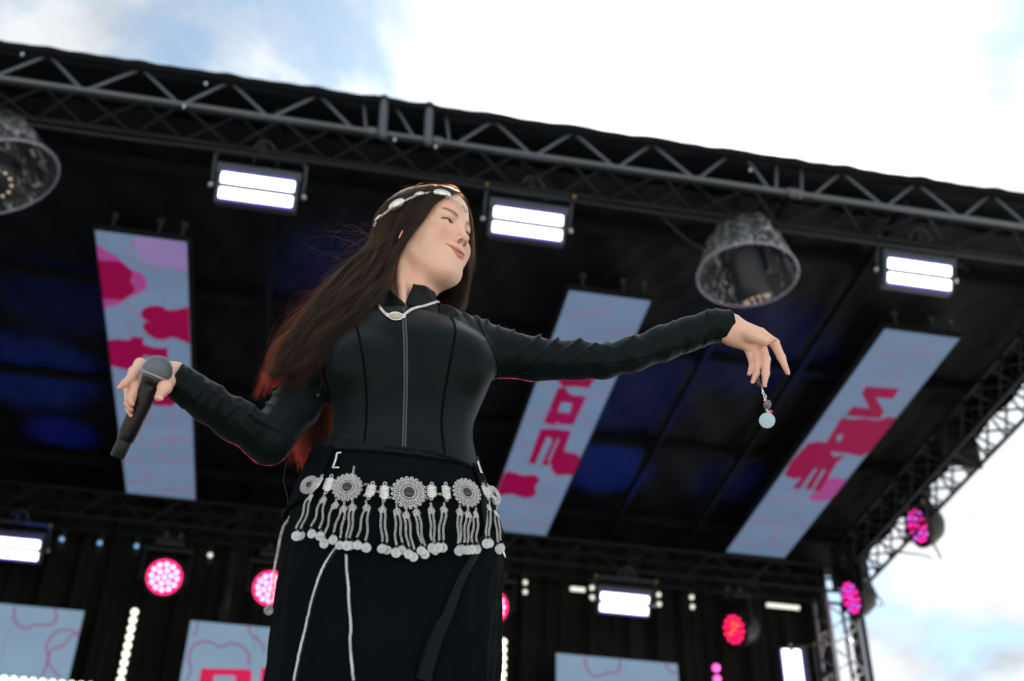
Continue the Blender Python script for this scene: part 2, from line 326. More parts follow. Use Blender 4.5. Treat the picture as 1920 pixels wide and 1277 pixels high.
# ------------------------------------------------------------------ screens
def smooth_poly(pts, closed=True, n=5):
    P = [np.array(p, float) for p in pts]; m = len(P); o = []
    rng = range(m) if closed else range(m-1)
    for i in rng:
        p0 = P[(i-1) % m] if closed or i > 0 else P[i]; p1 = P[i]; p2 = P[(i+1) % m]; p3 = P[(i+2) % m] if closed or i < m-2 else p2
        for k in range(n):
            t = k/n; o.append(.5*((2*p1)+(-p0+p2)*t+(2*p0-5*p1+4*p2-p3)*t*t+(-p0+3*p1-3*p2+p3)*t**3))
    if not closed: o.append(P[-1])
    return o
def tess(loops):
    from mathutils.geometry import tessellate_polygon
    L = [[Vector((float(p[0]), float(p[1]), 0)) for p in l] for l in loops]; V = [p for l in L for p in l]
    return V, tessellate_polygon(L)
class Screen:
    """flat LED screen; crop(...) maps traced outlines of what it displays onto its own plane"""
    def __init__(s, name, plane, label, corners, thick, mfun, group):
        s.to3 = mfun; cs = [np.array(mfun(*c)) for c in corners]; n = np.array(plane, float); s.n = n
        xs = [c[0] for c in cs]; k = 1 if abs(n[2]) > .5 else 2; ys = [c[k] for c in cs]
        x0, x1, y0, y1 = (min(xs), max(xs), min(ys), max(ys)) if len(corners) == 4 else (xs[0], xs[1], ys[0], ys[1])
        # square the traced corners up: sides straight and parallel
        x0 = (cs[0][0]+cs[3][0])/2; x1 = (cs[1][0]+cs[2][0])/2; a = (cs[0][k]+cs[1][k])/2; b = (cs[3][k]+cs[2][k])/2; y0, y1 = min(a, b), max(a, b)
        s.rect = (x0, x1, y0, y1); s.k = k; c = cs[0]; s.off = c[3-k]
        mid = [(x0+x1)/2, 0, 0]; mid[k] = (y0+y1)/2; mid[3-k] = s.off; s.mid = np.array(mid)
        s.root = empty(name, tuple(mid), label=label, cat='led screen', group=group)
        # cabinets 0.5-ish modules
        nlong = max(1, round((y1-y0)/.71)) if k == 1 else max(1, round((x1-x0)/.66)); nshort = 1 if k == 1 else max(1, round((y1-y0)/.66))
        nx, ny = (1, nlong) if k == 1 else (nlong, nshort)
        w_, h_ = (x1-x0)/nx, (y1-y0)/ny; d = [w_-.002, h_-.002]
        D = [d[0], 0, 0]; D[k] = d[1]; D[3-k] = .07
        me = MB().box((0, 0, 0), D, bev=.003).mesh('cabinet', M['blk']); 
        Dp = [d[0]-.001, 0, 0]; Dp[k] = d[1]-.001; Dp[3-k] = .004
        pm = MB().box((0, 0, 0), Dp).mesh('face', M['scr_c' if k == 1 else 'scr'])
        for i in range(nx):
            for j in range(ny):
                l = [x0+w_*(i+.5)-mid[0], 0, 0]; l[k] = y0+h_*(j+.5)-mid[k]; l[3-k] = -n[3-k]*.037
                cb = inst('cabinet', me, s.root, l); l2 = [0, 0, 0]; l2[3-k] = n[3-k]*.037; inst('led_face', pm, cb, l2)
        s.layer = 0
    def clip(s, pts):
        x0, x1, y0, y1 = s.rect; k = s.k; e = .002
        return [(min(max(p[0], x0+e), x1-e), min(max(p[k], y0+e), y1-e)) for p in pts]
    def shape(s, loops, m, crop, name='printed_shape', lift=1):
        sc, ox, oy = crop; L = [s.clip([s.to3(p[0]/sc+ox, p[1]/sc+oy) for p in l]) for l in loops]
        V, T = tess(L); s.layer += 1; off = .006+.0012*lift
        V3 = []
        for v in V:
            q = [v.x, 0, 0]; q[s.k] = v.y; q[3-s.k] = s.off+s.n[3-s.k]*off; V3.append(np.array(q)-s.mid)
        from_data(name, V3, T, M[m], s.root, smooth=False)
    def line(s, pts, m, crop, wpx=5, lift=5):
        sc, ox, oy = crop; P = smooth_poly([(p[0]/sc, p[1]/sc) for p in pts], False, 6); a = []; b = []
        wpx = wpx/2.4
        for i, p in enumerate(P):
            t = P[min(i+1, len(P)-1)]-P[max(i-1, 0)]; t = t/(np.linalg.norm(t)+1e-9); nn = np.array([-t[1], t[0]])
            a.append(p+nn*wpx/2); b.append(p-nn*wpx/2)
        s.shape([a+b[::-1]], m, (1, ox, oy), 'outline_print', lift)
SZC = 7.98
up = lambda px, py: onZ(px, py, SZC)
G1 = 'led strips hung under the roof'
s1 = Screen('led_strip_screen', (0, 0, -1), 'left hanging led strip with crimson blobs behind the microphone hand', [(178, 433), (351, 453), (366, 940), (238, 928)], .07, up, G1)
c1 = (2.281, 0, 420)
s1.shape([smooth_poly([(600, 50), (800, 80), (806, 190), (740, 178), (690, 182), (630, 160), (590, 130), (583, 90)])], 'scr_lil', c1, lift=1)
s1.shape([smooth_poly([(405, 104), (460, 115), (500, 135), (525, 160), (560, 190), (600, 205), (628, 235), (625, 270), (600, 292), (550, 310), (510, 340), (470, 348), (430, 345)])], 'scr_mag', c1, lift=2)
s1.shape([smooth_poly([(412, 165), (460, 155), (510, 158), (545, 178), (568, 210), (558, 240), (578, 275), (560, 300), (530, 318), (480, 318), (430, 302)])], 'scr_pink', c1, lift=3)
s1.shape([smooth_poly([(820, 362), (760, 362), (720, 365), (690, 348), (640, 348), (610, 365), (605, 390), (625, 410), (612, 430), (625, 460), (660, 485), (700, 492), (740, 482), (780, 495), (825, 502)])], 'scr_pink', c1, lift=3)
s1.shape([[(455, 493), (500, 489), (545, 493), (560, 492), (562, 478), (612, 482), (614, 512), (660, 525), (718, 527), (718, 572), (612, 558), (612, 610), (550, 622), (510, 612), (470, 602)]], 'scr_pink', c1, lift=3)
s1.shape([smooth_poly([(640, 690), (700, 660), (760, 700), (748, 766), (700, 774), (650, 764)])], 'scr_pink', c1, lift=3)
for l in [[(560, 44), (575, 70), (545, 110), (560, 145), (600, 170), (660, 187), (720, 178), (770, 192), (803, 200)], [(820, 912), (760, 914), (690, 915), (655, 935), (680, 975), (700, 1000), (780, 1010), (820, 1005)],
          [(530, 1006), (580, 1010), (620, 1050), (640, 1080), (600, 1095), (548, 1095)], [(680, 1166), (690, 1140), (750, 1134), (828, 1136)], [(548, 300), (550, 350), (590, 385), (640, 420)], [(705, 300), (708, 345)], [(556, 410), (556, 480)],
          [(740, 770), (738, 860), (742, 970)], [(620, 780), (640, 820), (620, 850)], [(606, 900), (606, 960)]]:
    s1.line(l, 'scr_line', c1, 4.5)
s2 = Screen('led_strip_screen', (0, 0, -1), 'middle hanging led strip with crimson letters below the outstretched arm', [(1066, 545), (1218, 564), (1025, 1005), (907, 993)], .07, up, G1)
c2 = (2.365, 900, 520)
s2.shape([[(352, 462), (340, 440), (520, 440), (497, 462), (484, 487), (420, 480), (365, 482)]], 'scr_pink', c2, lift=3)
s2.shape([[(346, 486), (384, 486), (388, 508), (412, 519), (471, 524), (414, 652), (350, 648), (341, 638), (330, 654), (282, 640)], [(362, 549), (410, 556), (396, 600), (345, 593)]], 'scr_pink', c2, lift=3)
s2.shape([[(268, 670), (330, 668), (404, 678), (372, 768), (430, 780), (452, 800), (415, 875), (378, 872), (340, 876), (318, 850), (313, 818), (296, 832), (272, 826), (318, 728), (316, 710), (296, 704), (244, 826), (214, 820)]], 'scr_pink', c2, lift=3)
s2.line([(348, 712), (326, 760), (303, 812)], 'scr_c', c2, 9, lift=6)
s2.shape([smooth_poly([(75, 958), (110, 865), (150, 862), (190, 875), (240, 873), (265, 895), (245, 925), (250, 955), (225, 972), (190, 974), (140, 958)])], 'scr_pink', c2, lift=3)
for l in [[(370, 135), (400, 155), (440, 158), (500, 152), (550, 155), (580, 125), (580, 85)], [(565, 292), (560, 252), (600, 228), (650, 232), (708, 222)], [(180, 640), (230, 620), (270, 590), (320, 585)], [(165, 690), (190, 735), (225, 750)],
          [(590, 500), (530, 515), (480, 540), (445, 600), (500, 650)], [(80, 1085), (130, 1085), (165, 1105), (160, 1130)], [(345, 990), (260, 1000), (220, 1030), (205, 1070), (250, 1090), (320, 1100)], [(320, 870), (318, 910), (290, 950)]]:
    s2.line(l, 'scr_line', c2, 4)
s3 = Screen('led_strip_screen', (0, 0, -1), 'right hanging led strip with crimson letters near the outstretched hand', [(1659, 619), (1801, 633), (1471, 1045), (1360, 1035)], .07, up, G1)
c3 = (1.833, 1340, 580)
s3.shape([[(520, 262), (635, 270), (612, 305), (553, 300), (582, 348), (566, 373), (448, 362), (474, 332), (532, 338), (505, 288)]], 'scr_pink', c3, lift=3)
s3.shape([smooth_poly([(385, 580), (430, 578), (452, 590), (420, 630), (385, 655), (340, 655), (322, 640), (360, 615)])], 'scr_mag', c3, lift=2)
s3.shape([[(436, 368), (470, 376), (520, 372), (556, 380), (596, 368), (632, 370), (590, 426), (560, 460), (535, 486), (502, 503), (470, 496), (452, 488), (436, 512), (420, 524), (361, 623), (338, 619), (381, 550), (371, 547), (331, 618), (309, 614), (352, 545), (344, 543), (290, 617), (267, 612), (298, 576), (270, 580), (238, 568), (262, 520), (292, 488), (320, 458), (352, 452), (384, 455), (410, 410)],
          [(418, 434), (440, 424), (436, 446), (424, 456)], [(398, 486), (440, 492), (474, 482), (440, 500), (408, 504)]], 'scr_pink', c3, lift=3)
for l in [[(548, 110), (570, 150), (620, 155), (680, 130), (730, 115), (745, 92)], [(600, 262), (635, 215), (640, 175), (690, 155), (750, 160), (790, 175)], [(460, 248), (500, 265), (515, 270)], [(170, 638), (230, 650), (290, 655), (285, 690), (240, 730), (180, 728), (110, 722)],
          [(195, 800), (210, 765), (260, 745), (330, 745)], [(60, 800), (120, 795), (150, 830)], [(350, 378), (400, 372), (440, 378)], [(640, 280), (680, 290), (700, 300)], [(195, 775), (215, 810), (250, 822)]]:
    s3.line(l, 'scr_line', c3, 4)
M['scr_red'] = screen_mat('screen raspberry', (.60, .012, .085))
YB = 12.3
bk = lambda px, py: onY(px, py, YB)
G2 = 'led screens in front of the back curtain'
def back_screen(x0, x1, label):
    a = (x0, 6.70); 
    def f(px, py): return onY(px, py, YB)
    s = Screen.__new__(Screen); cs = [(x0, YB, 6.71), (x1, YB, 6.71), (x1, YB, 4.6), (x0, YB, 4.6)]
    it = iter(cs); Screen.__init__(s, 'led_screen', (0, -1, 0), label, [(0, 0)]*4, .07, lambda *a: next(it), G2); s.to3 = f; return s
b1 = back_screen(-3.44, -2.12, 'led screen low at the left edge showing pale cloud outlines')
b2 = back_screen(-1.08, .24, 'led screen left behind the skirt showing crimson lettering')
b3 = back_screen(2.69, 4.01, 'led screen low right of the skirt with a pale outline')
b4 = back_screen(.82, 2.14, 'led screen hidden behind the singer, between two others')
c5 = (3.0, 0, 920)
b2.shape([[(1132, 1000), (1190, 1003), (1290, 1004), (1400, 1006), (1418, 1020), (1412, 1071), (1412, 1140), (1108, 1140), (1120, 1071)], [(1205, 1040), (1320, 1042), (1326, 1060), (1316, 1110), (1196, 1110)]], 'scr_red', c5, lift=3)
b2.shape([[(1468, 998), (1700, 1000), (1700, 1140), (1460, 1140)]], 'scr_red', c5, lift=3)
for sc_, l in ((b2, [(1050, 1070), (1075, 1010), (1062, 950), (1085, 880), (1140, 852), (1195, 858), (1240, 882), (1300, 862), (1370, 885), (1400, 935), (1392, 985)]), (b2, [(1112, 738), (1108, 790), (1085, 812)]), (b2, [(1400, 758), (1410, 810), (1460, 850), (1490, 905)]),
               (b1, [(85, 655), (80, 720), (110, 765), (160, 775), (200, 755), (260, 760), (310, 740), (320, 700), (310, 668)]), (b1, [(240, 1050), (270, 950), (262, 880), (300, 810), (360, 785), (440, 800)]), (b1, [(340, 1050), (275, 975), (290, 900), (360, 870), (400, 820), (460, 810)])):
    sc_.line(l, 'scr_line', c5, 9)
b3.line([(485, 518), (490, 580), (520, 622), (560, 625), (600, 610), (650, 605), (665, 570), (660, 535)], 'scr_line', (2.743, 920, 1040), 8)
b3.line([(895, 560), (920, 600), (955, 615)], 'scr_line', (2.743, 920, 1040), 8)
# hang clamps on strips
clampm = MB().box((0, 0, .05), (.02, .03, .12), bev=.004).box((0, 0, .12), (.05, .05, .03), bev=.004).mesh('clamp', M['alu'])
for s in (s1, s2, s3):
    x0, x1, y0, y1 = s.rect
    for x in (x0+.12, (x0+x1)/2+.12, x1-.05):
        for y in (y0+.02, y1-.03): inst('hanging_clamp', clampm, s.root, (x-s.mid[0], y-s.mid[1], .07))
    for x in (x0-.02, x1+.02): MB().box((x-s.mid[0], 0, .05), (.02, y1-y0, .05), bev=.004).build('side_rail', M['alu_dk'], s.root)

# ------------------------------------------------------------------ strobe panels
def make_strobe(loc, rot, label):
    r = empty('strobe_lamp', loc, rot, label=label, cat='strobe lamp', group='white strobe panels hung from the trusses')
    MB().box((0, .06, .015), (.58, .11, .30), bev=.015).box((0, .135, .03), (.44, .05, .2), bev=.01).build('housing', M['strobe'], r)
    MB().box((0, .0, .12), (.6, .02, .075), bev=.006).build('front_visor', M['strobe'], r)
    for z in (.047, -.067):
        b = MB().box((0, -.004, z), (.52, .016, .080), bev=.007).build('light_bar', M['white_led'], r)
    for z in (.101, -.121):
        sc = MB()
        for i in range(26): sc.box((-.25+i*.02, -.006, z), (.012, .012, .010), bev=.002)
        o = sc.build('led_edge', M['violet'], r); o['kind'] = 'stuff'
    yk = MB(); yk.tube([(-.315, .06, -.02), (-.325, .06, .12), (-.325, .03, .22), (-.29, .02, .245), (.29, .02, .245), (.325, .03, .22), (.325, .06, .12), (.315, .06, -.02)], .013, 8); yk.build('yoke', M['strobe'], r)
    for x in (-.33, .33):
        MB().lathe([(.022, 0), (.022, .03), (.012, .035)], (x-.015 if x < 0 else x-.015, .06, .0), (1, 0, 0), 12).build('yoke_knob', M['steel'], r)
        MB().ball((x, .0, .25), .013, 8).build('brass_bolt', M['orange'], r)
    MB().box((0, .02, .30), (.06, .05, .09), bev=.01).build('clamp', M['alu_dk'], r)
    cab = MB(); cab.tube([(-.05, .05, .2), (-.07, .04, .3), (-.03, .02, .36), (.04, .02, .37), (.1, .03, .31), (.12, .05, .2)], .005, 6); cab.build('safety_cable', M['alu'], r)
    return r
TL = math.radians(24)
def place_strobe(px, py, Y, label, rot=None): return make_strobe(tuple(onY(px, py, Y)), rot or (TL, 0, 0), label)
place_strobe(482, 353, 6.85, 'white strobe panel hanging from the front truss, nearest the left blob strip')
place_strobe(990, 417, 6.85, 'white strobe panel hanging just right of the singer head')
place_strobe(1724, 512, 6.85, 'white strobe panel hanging near the right end of the front truss')
place_strobe(22, 1026, 11.9, 'white strobe panel on the back truss cut by the left picture edge')
place_strobe(1171, 1130, 11.9, 'small white strobe panel on the back truss right of the skirt')
s = place_strobe(1490, 1262, 12.0, 'upright white strobe panel low at the right near the corner tower', (math.radians(8), math.radians(90), 0))

# ------------------------------------------------------------------ wash moving heads
def lens_positions():
    o = [(0, 0)]
    for k in range(6): o.append((.5*math.cos(math.pi/3*k+.3), .5*math.sin(math.pi/3*k+.3)))
    for k in range(12): o.append((.94*math.cos(math.pi/6*k), .94*math.sin(math.pi/6*k)))
    return o
lens_me = {}
def make_wash(loc, aim, label, R=.158, ledm='pink_led', face='pink_face', alt=None, group='round pink wash lamps'):
    r = empty('wash_lamp', loc, label=label, cat='wash lamp', group=group)
    aim = Vector(aim).normalized(); ax = np.array(aim)
    q = aim.to_track_quat('-Y', 'Z').to_matrix().to_3x3()
    hd = MB(); hd.lathe([(.02, .24), (.10, .23), (.17, .18), (R+.03, .08), (R+.045, .0), (R+.045, -.03), (R+.02, -.035), (R+.008, -.02)], (0, 0, 0), -ax, 32, cap=True); hd.build('head', M['blk'], r)
    MB().lathe([(R+.012, -.023), (.001, -.024)], (0, 0, 0), -ax, 32, cap=False).build('face', M[face], r)
    u = q @ Vector((1, 0, 0)); v = q @ Vector((0, 0, 1))
    for i, (a, b) in enumerate(lens_positions()):
        mk = ledm if not alt or i not in alt[0] else alt[1]
        key = (mk, R)
        if key not in lens_me: lens_me[key] = MB().ball((0, 0, 0), R*.128, 12).mesh('lens', M[mk])
        inst('lens', lens_me[key], r, tuple((u*a+v*b)*R*.84+aim*.028))
    yk = MB(); s = R+.07
    for sx in (-1, 1): yk.box(tuple(u*s*sx+Vector((0, 0, .10))), (.03, .09, .30), bev=.01)
    yk.box((0, 0, .27), (abs(u.x)*2*s+.05, .10+abs(u.y)*2*s, .05), bev=.01); yk.build('yoke', M['blk'], r)
    MB().box((0, 0, .34), (.30, .24, .09), bev=.02).build('base', M['blk'], r)
    for x in (-.07, .07): MB().tube([(x, 0, .38), (x, 0, .44), (x+.03, 0, .47), (x, 0, .50)], .014, 8).build('hook_clamp', M['alu'], r)
    return r
def lamp_light(r, aim, e, col, ang=40):
    ld = bpy.data.lights.new('wash_light', 'SPOT'); ld.energy = e; ld.color = col; ld.spot_size = math.radians(ang); ld.spot_blend = .6; ld.shadow_soft_size = .05
    o = bpy.data.objects.new('lamp_light', ld); COL.objects.link(o); o.parent = r; a = Vector(aim).normalized(); o.location = tuple(a*.09); o.rotation_euler = (-a).to_track_quat('Z', 'Y').to_euler()
toc = lambda p: CAM-np.array(p)
for px, py, tg_, lb in [(308, 1082, (-.72, 1.85, 2.5), 'glowing pink wash lamp on the back truss above the column of warm bulbs'), (507, 1103, (-.12, 2.0, 2.35), 'glowing pink wash lamp half behind the left hip and its hanging chain'), (921, 1138, (.42, 2.0, 2.3), 'glowing pink wash lamp mostly hidden behind the right hip')]:
    p = onY(px, py, 11.9); lamp_light(make_wash(tuple(p), toc(p), lb), np.array(tg_)-p, 300, (1.0, .02, .20), 9)
p = onY(1380, 1180, 11.9); make_wash(tuple(p), (-.9, -.3, -.3), 'dim red wash lamp with a few orange lenses low at the right', .165, 'red_led', 'blk', ((0, 1, 2, 4), 'org_led'))
p = onY(1722, 985, 10.7); make_wash((p[0]+.02, p[1], p[2]), (-.95, .05, -.30), 'magenta wash lamp on the side truss against the bright sky, upper one', .19, 'mag_led', 'blk', ((2, 5, 8, 11, 14, 17), 'vio_led'), group='magenta wash lamps on the side truss')
p = onY(1597, 1120, 11.9); make_wash((p[0]+.02, p[1], p[2]), (-.95, .05, -.30), 'magenta wash lamp against the bright sky beside the corner tower, lower one', .19, 'mag_led', 'blk', ((0, 2, 5, 8, 11, 14, 17), 'vio_led'), group='magenta wash lamps on the side truss')

# ------------------------------------------------------------------ bulb battens
def batten(A, B, nb, m, label, r=.034):
    A = Vector(A); B = Vector(B); o = empty('bulb_batten', tuple(A), label=label, cat='light batten', group='battens of round bulbs')
    d = B-A; rod('bar', (0, .08, 0), tuple(d+Vector((0, .08, 0))), .045, M['blk'], o)
    me = MB().ball((0, 0, 0), r, 12).mesh('bulb', M[m])
    for i in range(nb): inst('bulb', me, o, tuple(d*(i+.5)/nb+Vector((0, .0, 0))))
a = onY(254, 1140, 11.9); batten(a, (a[0], a[1], a[2]-2.4), 28, 'warm_led', 'tall column of round warm white bulbs between the two left screens')
a = onY(944, 1196, 11.9); batten(a, (a[0], a[1], a[2]-2.4), 28, 'warm_led', 'tall column of round white bulbs just right of the skirt')
a = onY(1342, 1242, 11.9); batten(a, (a[0], a[1], a[2]-2.4), 20, 'mag_bulb', 'short column of magenta bulbs low under the dim red lamp', .04)
a = onY(-20, 1271, 11.9); batten(a, (a[0]+.95, a[1], a[2]), 11, 'warm_led', 'horizontal row of warm bulbs under the far left screen', .034)

# ------------------------------------------------------------------ small things on back truss
dotm = {}
def dots(px, py, m, n, label, r=.024):
    if (m, r) not in dotm: dotm[(m, r)] = MB().ball((0, 0, 0), r, 10).mesh('bulb', M[m])
    p = onY(px, py, 11.8); o = empty('marker_dot', tuple(p), label=label, cat='marker lamp', group='tiny round lamps on the back truss')
    MB().box((0, .05, .02), (.05, .05, .2), bev=.008).build('bracket', M['blk'], o)
    for k in range(n): inst('bulb', dotm[(m, r)], o, (0, 0, -.06*2*k*.9))  # the white pairs glow in place of glints on small clamps
dots(116, 1011, 'blue_dot', 1, 'tiny pale blue lamp, first one right of the far left strobe')
dots(187, 1018, 'blue_dot', 1, 'tiny blue lamp above and left of the column of warm bulbs')
dots(256, 1024, 'blue_dot', 1, 'tiny lamp straight above the column of warm bulbs')
dots(394, 1041, 'white_dot', 1, 'tiny white lamp right of the leftmost round pink lamp')
dots(985, 1092, 'white_dot', 2, 'pair of tiny glowing white dots standing for clamp glints nearest the right hip')
dots(1110, 1102, 'white_dot', 2, 'pair of tiny glowing white dots standing for clamp glints just left of the small back strobe')
dots(1235, 1115, 'white_dot', 2, 'pair of tiny glowing white dots standing for clamp glints just right of the small back strobe')
dots(1297, 1120, 'white_dot', 2, 'pair of tiny glowing white dots standing for clamp glints above the low right screen corner')
def tube_lamp(px, py, L, label):
    p = onY(px, py, 11.8); o = empty('tube_lamp', tuple(p), label=label, cat='tube lamp')
    rod('tube', (-L/2, 0, 0), (L/2, 0, 0), .022, M['tubewhite'], o); MB().box((0, .05, .02), (L*.8, .05, .04), bev=.006).build('holder', M['blk'], o)
tube_lamp(1083, 1105, .15, 'short white tube left of the small back strobe')
tube_lamp(1468, 1137, .36, 'longer white tube near the corner tower')
# small bracket lamp with crumpled cover hanging between screens
for px, py, lb in ((424, 1140, 'small hanging clear cover between the two round pink lamps at left'),):
    p = onY(px, py, 11.9); o = empty('hanging_cover', tuple(p), label=lb, cat='lamp cover')
    rod('hanger', (0, 0, 0), (0, 0, .6), .03, M['blk'], o)
    m_ = MB(); 
    for k in range(6): m_.ball((random.uniform(-.04, .04), 0, random.uniform(-.1, .06)), .035, 8)
    m_.build('clear_wrap', M['alu_dk'], o)

# ------------------------------------------------------------------ rain-domed moving heads
M['wrap'] = mat('clear crinkled plastic', (.75, .8, .85), .10, alpha=.1, spec=.8, bump=.8, bscale=14)
_n = M['wrap'].node_tree.nodes; _l = M['wrap'].node_tree.links; _t1 = _n.new('ShaderNodeTexCoord'); _m1 = _n.new('ShaderNodeMapping'); _m1.inputs['Scale'].default_value = (9, 9, 2.6); _q = _n.new('ShaderNodeTexNoise'); _q.inputs['Scale'].default_value = 2.2; _q.inputs['Detail'].default_value = 6; _q.inputs['Distortion'].default_value = 1.5
_r1 = _n.new('ShaderNodeValToRGB'); _r1.color_ramp.elements[0].position = .50; _r1.color_ramp.elements[1].position = .66; _r1.color_ramp.elements[0].color = (.035, .035, .035, 1); _r1.color_ramp.elements[1].color = (.42, .42, .42, 1)  # more opaque noise streaks stand in for highlights on the plastic
_l.new(_t1.outputs['Object'], _m1.inputs[0]); _l.new(_m1.outputs[0], _q.inputs['Vector']); _l.new(_q.outputs[0], _r1.inputs[0]); _l.new(_r1.outputs[0], _n['Principled BSDF'].inputs['Alpha'])
M['wraprim'] = mat('plastic rim', (.45, .42, .55), .2, alpha=.45, spec=1.0)
M['domelens'] = mat('lens glass', (.75, .6, .5), .1, 1.0)
def make_dome(loc, label, R=.44, H=.52, headaim=(.5, -.35, -.8)):
    r = empty('domed_moving_head', loc, label=label, cat='moving head lamp', group='moving head lamps under clear rain covers')
    V, F = grid(72, 16, lambda u, v: ((R*(1-v)**.75*(.92)+.13*v+.035*v*(math.sin(u*2*math.pi*9)+.6*math.sin(u*2*math.pi*17+v*5))+.02*math.sin(u*31*math.pi+v*9)*v)*math.cos(2*math.pi*u),
                                      (R*(1-v)**.75*(.92)+.13*v+.035*v*(math.sin(u*2*math.pi*9)+.6*math.sin(u*2*math.pi*17+v*5)))*math.sin(2*math.pi*u), -.16+H*v+.02*math.sin(u*2*math.pi*7+v*6)*v))
    from_data('rain_cover', V, F, M['wrap'], r)
    P = [(R*.92*math.cos(2*math.pi*k/48), R*.92*math.sin(2*math.pi*k/48), -.16) for k in range(48)]; MB().tube(P, .009, 6, closed=True).build('cover_rim', M['wraprim'], r)
    MB().box((0, 0, .33), (.32, .26, .12), bev=.03).build('base', M['blk'], r)
    ym = MB(); ym.box((0, 0, .25), (.34, .12, .05), bev=.01)
    for x in (-.16, .16): ym.box((x, 0, .08), (.05, .13, .36), bev=.02)
    ym.build('yoke', M['blk2'], r)
    ax = np.array(headaim)/np.linalg.norm(headaim)
    MB().lathe([(.07, -.17), (.115, -.15), (.13, -.05), (.13, .10), (.135, .20), (.125, .215)], (0, 0, -.12), ax, 24).build('head', M['blk2'], r)
    l = MB(); q = Vector(ax).to_track_quat('Z', 'Y').to_matrix()
    for k in range(12):
        a = 2*math.pi*k/12; p = q @ Vector((.095*math.cos(a), .095*math.sin(a), .222)); l.ball((p.x, p.y, p.z-.12), .017, 8)
    l.build('lens_ring', M['domelens'], r)
    rod('pipe', (0, 0, .39), (0, 0, .62), .025, M['alu_dk'], r)
    return r
p = onY(1398, 486, 6.9); make_dome(tuple(p), 'moving head under a clear plastic rain cone right of the singer', .41, .5, (.35, .35, -.85))
p = onY(-12, 300, 6.9); d = make_dome(tuple(p), 'moving head under a crumpled clear rain cover at the left picture edge', .44, .5, (-.15, -.55, -.8)); d.rotation_euler = (.1, -.45, 0)

# blue beams that wash the roof cloth: moving spots standing on the deck
def blue_spot(loc, tgt, e, ang, label, col=(.03, .12, 1.0)):
    r = empty('blue_spot_lamp', loc, label=label, cat='spot lamp', group='blue spots standing on the deck')
    MB().box((0, 0, .06), (.3, .3, .12), bev=.02).build('base', M['blk'], r)
    ax = np.array(tgt)-np.array(loc); ax /= np.linalg.norm(ax); MB().lathe([(.09, -.12), (.12, -.1), (.12, .12), (.10, .14)], (0, 0, .3), ax, 20).build('head', M['blk'], r)
    for x in (-.14, .14): MB().box((x, 0, .2), (.03, .08, .22), bev=.01).build('yoke_arm', M['blk'], r)
    ld = bpy.data.lights.new('blue_spot', 'SPOT'); ld.energy = e; ld.color = col; ld.spot_size = math.radians(ang); ld.spot_blend = .8; ld.shadow_soft_size = .08
    lo_ = bpy.data.objects.new('lamp_light', ld); COL.objects.link(lo_); lo_.parent = r; lo_.location = tuple(ax*.17+np.array([0, 0, .3])); lo_.rotation_euler = Vector(-ax).to_track_quat('Z', 'Y').to_euler()
blue_spot((-3.2, 10.9, SZ), (-2.75, 10.45, 8.2), 2230, 14, 'blue spot on the deck at far left back')
blue_spot((-3.0, 11.4, SZ), (-2.6, 11.55, 8.2), 3003, 8, 'blue spot on the deck in the back left corner', (.04, .07, 1.0))
blue_spot((-2.8, 8.9, SZ), (-2.4, 9.25, 8.2), 729, 12, 'blue spot on the deck at mid left')
blue_spot((.2, 8.6, SZ), (.0, 8.4, 8.2), 880, 14, 'blue spot on the deck behind the singer')
blue_spot((3.2, 11.2, SZ), (2.95, 11.05, 8.2), 3432, 11, 'blue spot on the deck behind the right screens')
blue_spot((3.0, 9.6, SZ), (2.75, 9.7, 8.2), 1650, 16, 'blue spot on the deck right of centre')
blue_spot((3.9, 8.6, SZ), (3.7, 8.7, 8.2), 1320, 17, 'blue spot on the deck under the third strip')
blue_spot((4.4, 10.6, SZ), (4.3, 11.0, 8.2), 825, 10, 'blue spot on the deck at right back')

# cables lying along and hanging from the trusses
def cable(pts, label, r=.012):
    P = smooth_poly(pts, False, 8); o = MB().tube(P, r, 6).build('power_cable', M['blk']); tag(o, label, 'cable')
cable([(5.9, 9.9, 7.72), (6.0, 10.2, 7.45), (6.25, 10.5, 7.3), (6.3, 10.9, 7.55), (6.1, 11.2, 7.72)], 'black cable looping below the side truss beside the upper magenta lamp', .01)
cable([(5.85, 11.4, 7.72), (6.1, 11.7, 7.5), (6.3, 11.95, 7.45), (6.2, 12.3, 7.7)], 'black cable looping below the side truss near the lower magenta lamp', .01)
cable([(-4, 6.73, 7.93), (-2, 6.76, 7.92), (-.9, 6.72, 7.90), (.2, 6.74, 7.93), (1.2, 6.73, 7.9), (2.8, 6.76, 7.92), (4.4, 6.73, 7.9), (6, 6.75, 7.93)], 'black power cable tied along the inner chord of the front truss', .014)
cable([(2.3, 6.8, 7.95), (2.6, 6.85, 7.72), (2.82, 6.88, 7.8), (3.0, 6.9, 7.95)], 'short black cable drooping to the domed lamp right of the singer', .009)
# ================================================================== SINGER
YP = 2.0
def J(px, py, dy=0.0): return onY(px, py, YP+dy)
def JR(px, py, dy, rpx): p = J(px, py, dy); return p, rpx*float((p-CAM)@FW)/FPX
def smin(a, b, k): h = np.clip(.5+.5*(b-a)/k, 0, 1); return b+(a-b)*h-k*h*(1-h)
def smax(a, b, k): return -smin(-a, -b, k)
def cone(P, a, b, ra, rb):
    a = np.asarray(a); b = np.asarray(b); ab = b-a; t = np.clip(((P-a)@ab)/(ab@ab+1e-12), 0, 1); return np.linalg.norm(P-a-t[:, None]*ab, axis=1)-(ra+(rb-ra)*t)
def ell(P, c, r, R=None):
    Q = P-np.asarray(c); 
    if R is not None: Q = Q@R
    r = np.asarray(r); k0 = np.linalg.norm(Q/r, axis=1); k1 = np.linalg.norm(Q/(r*r), axis=1)+1e-9; return k0*(k0-1)/k1
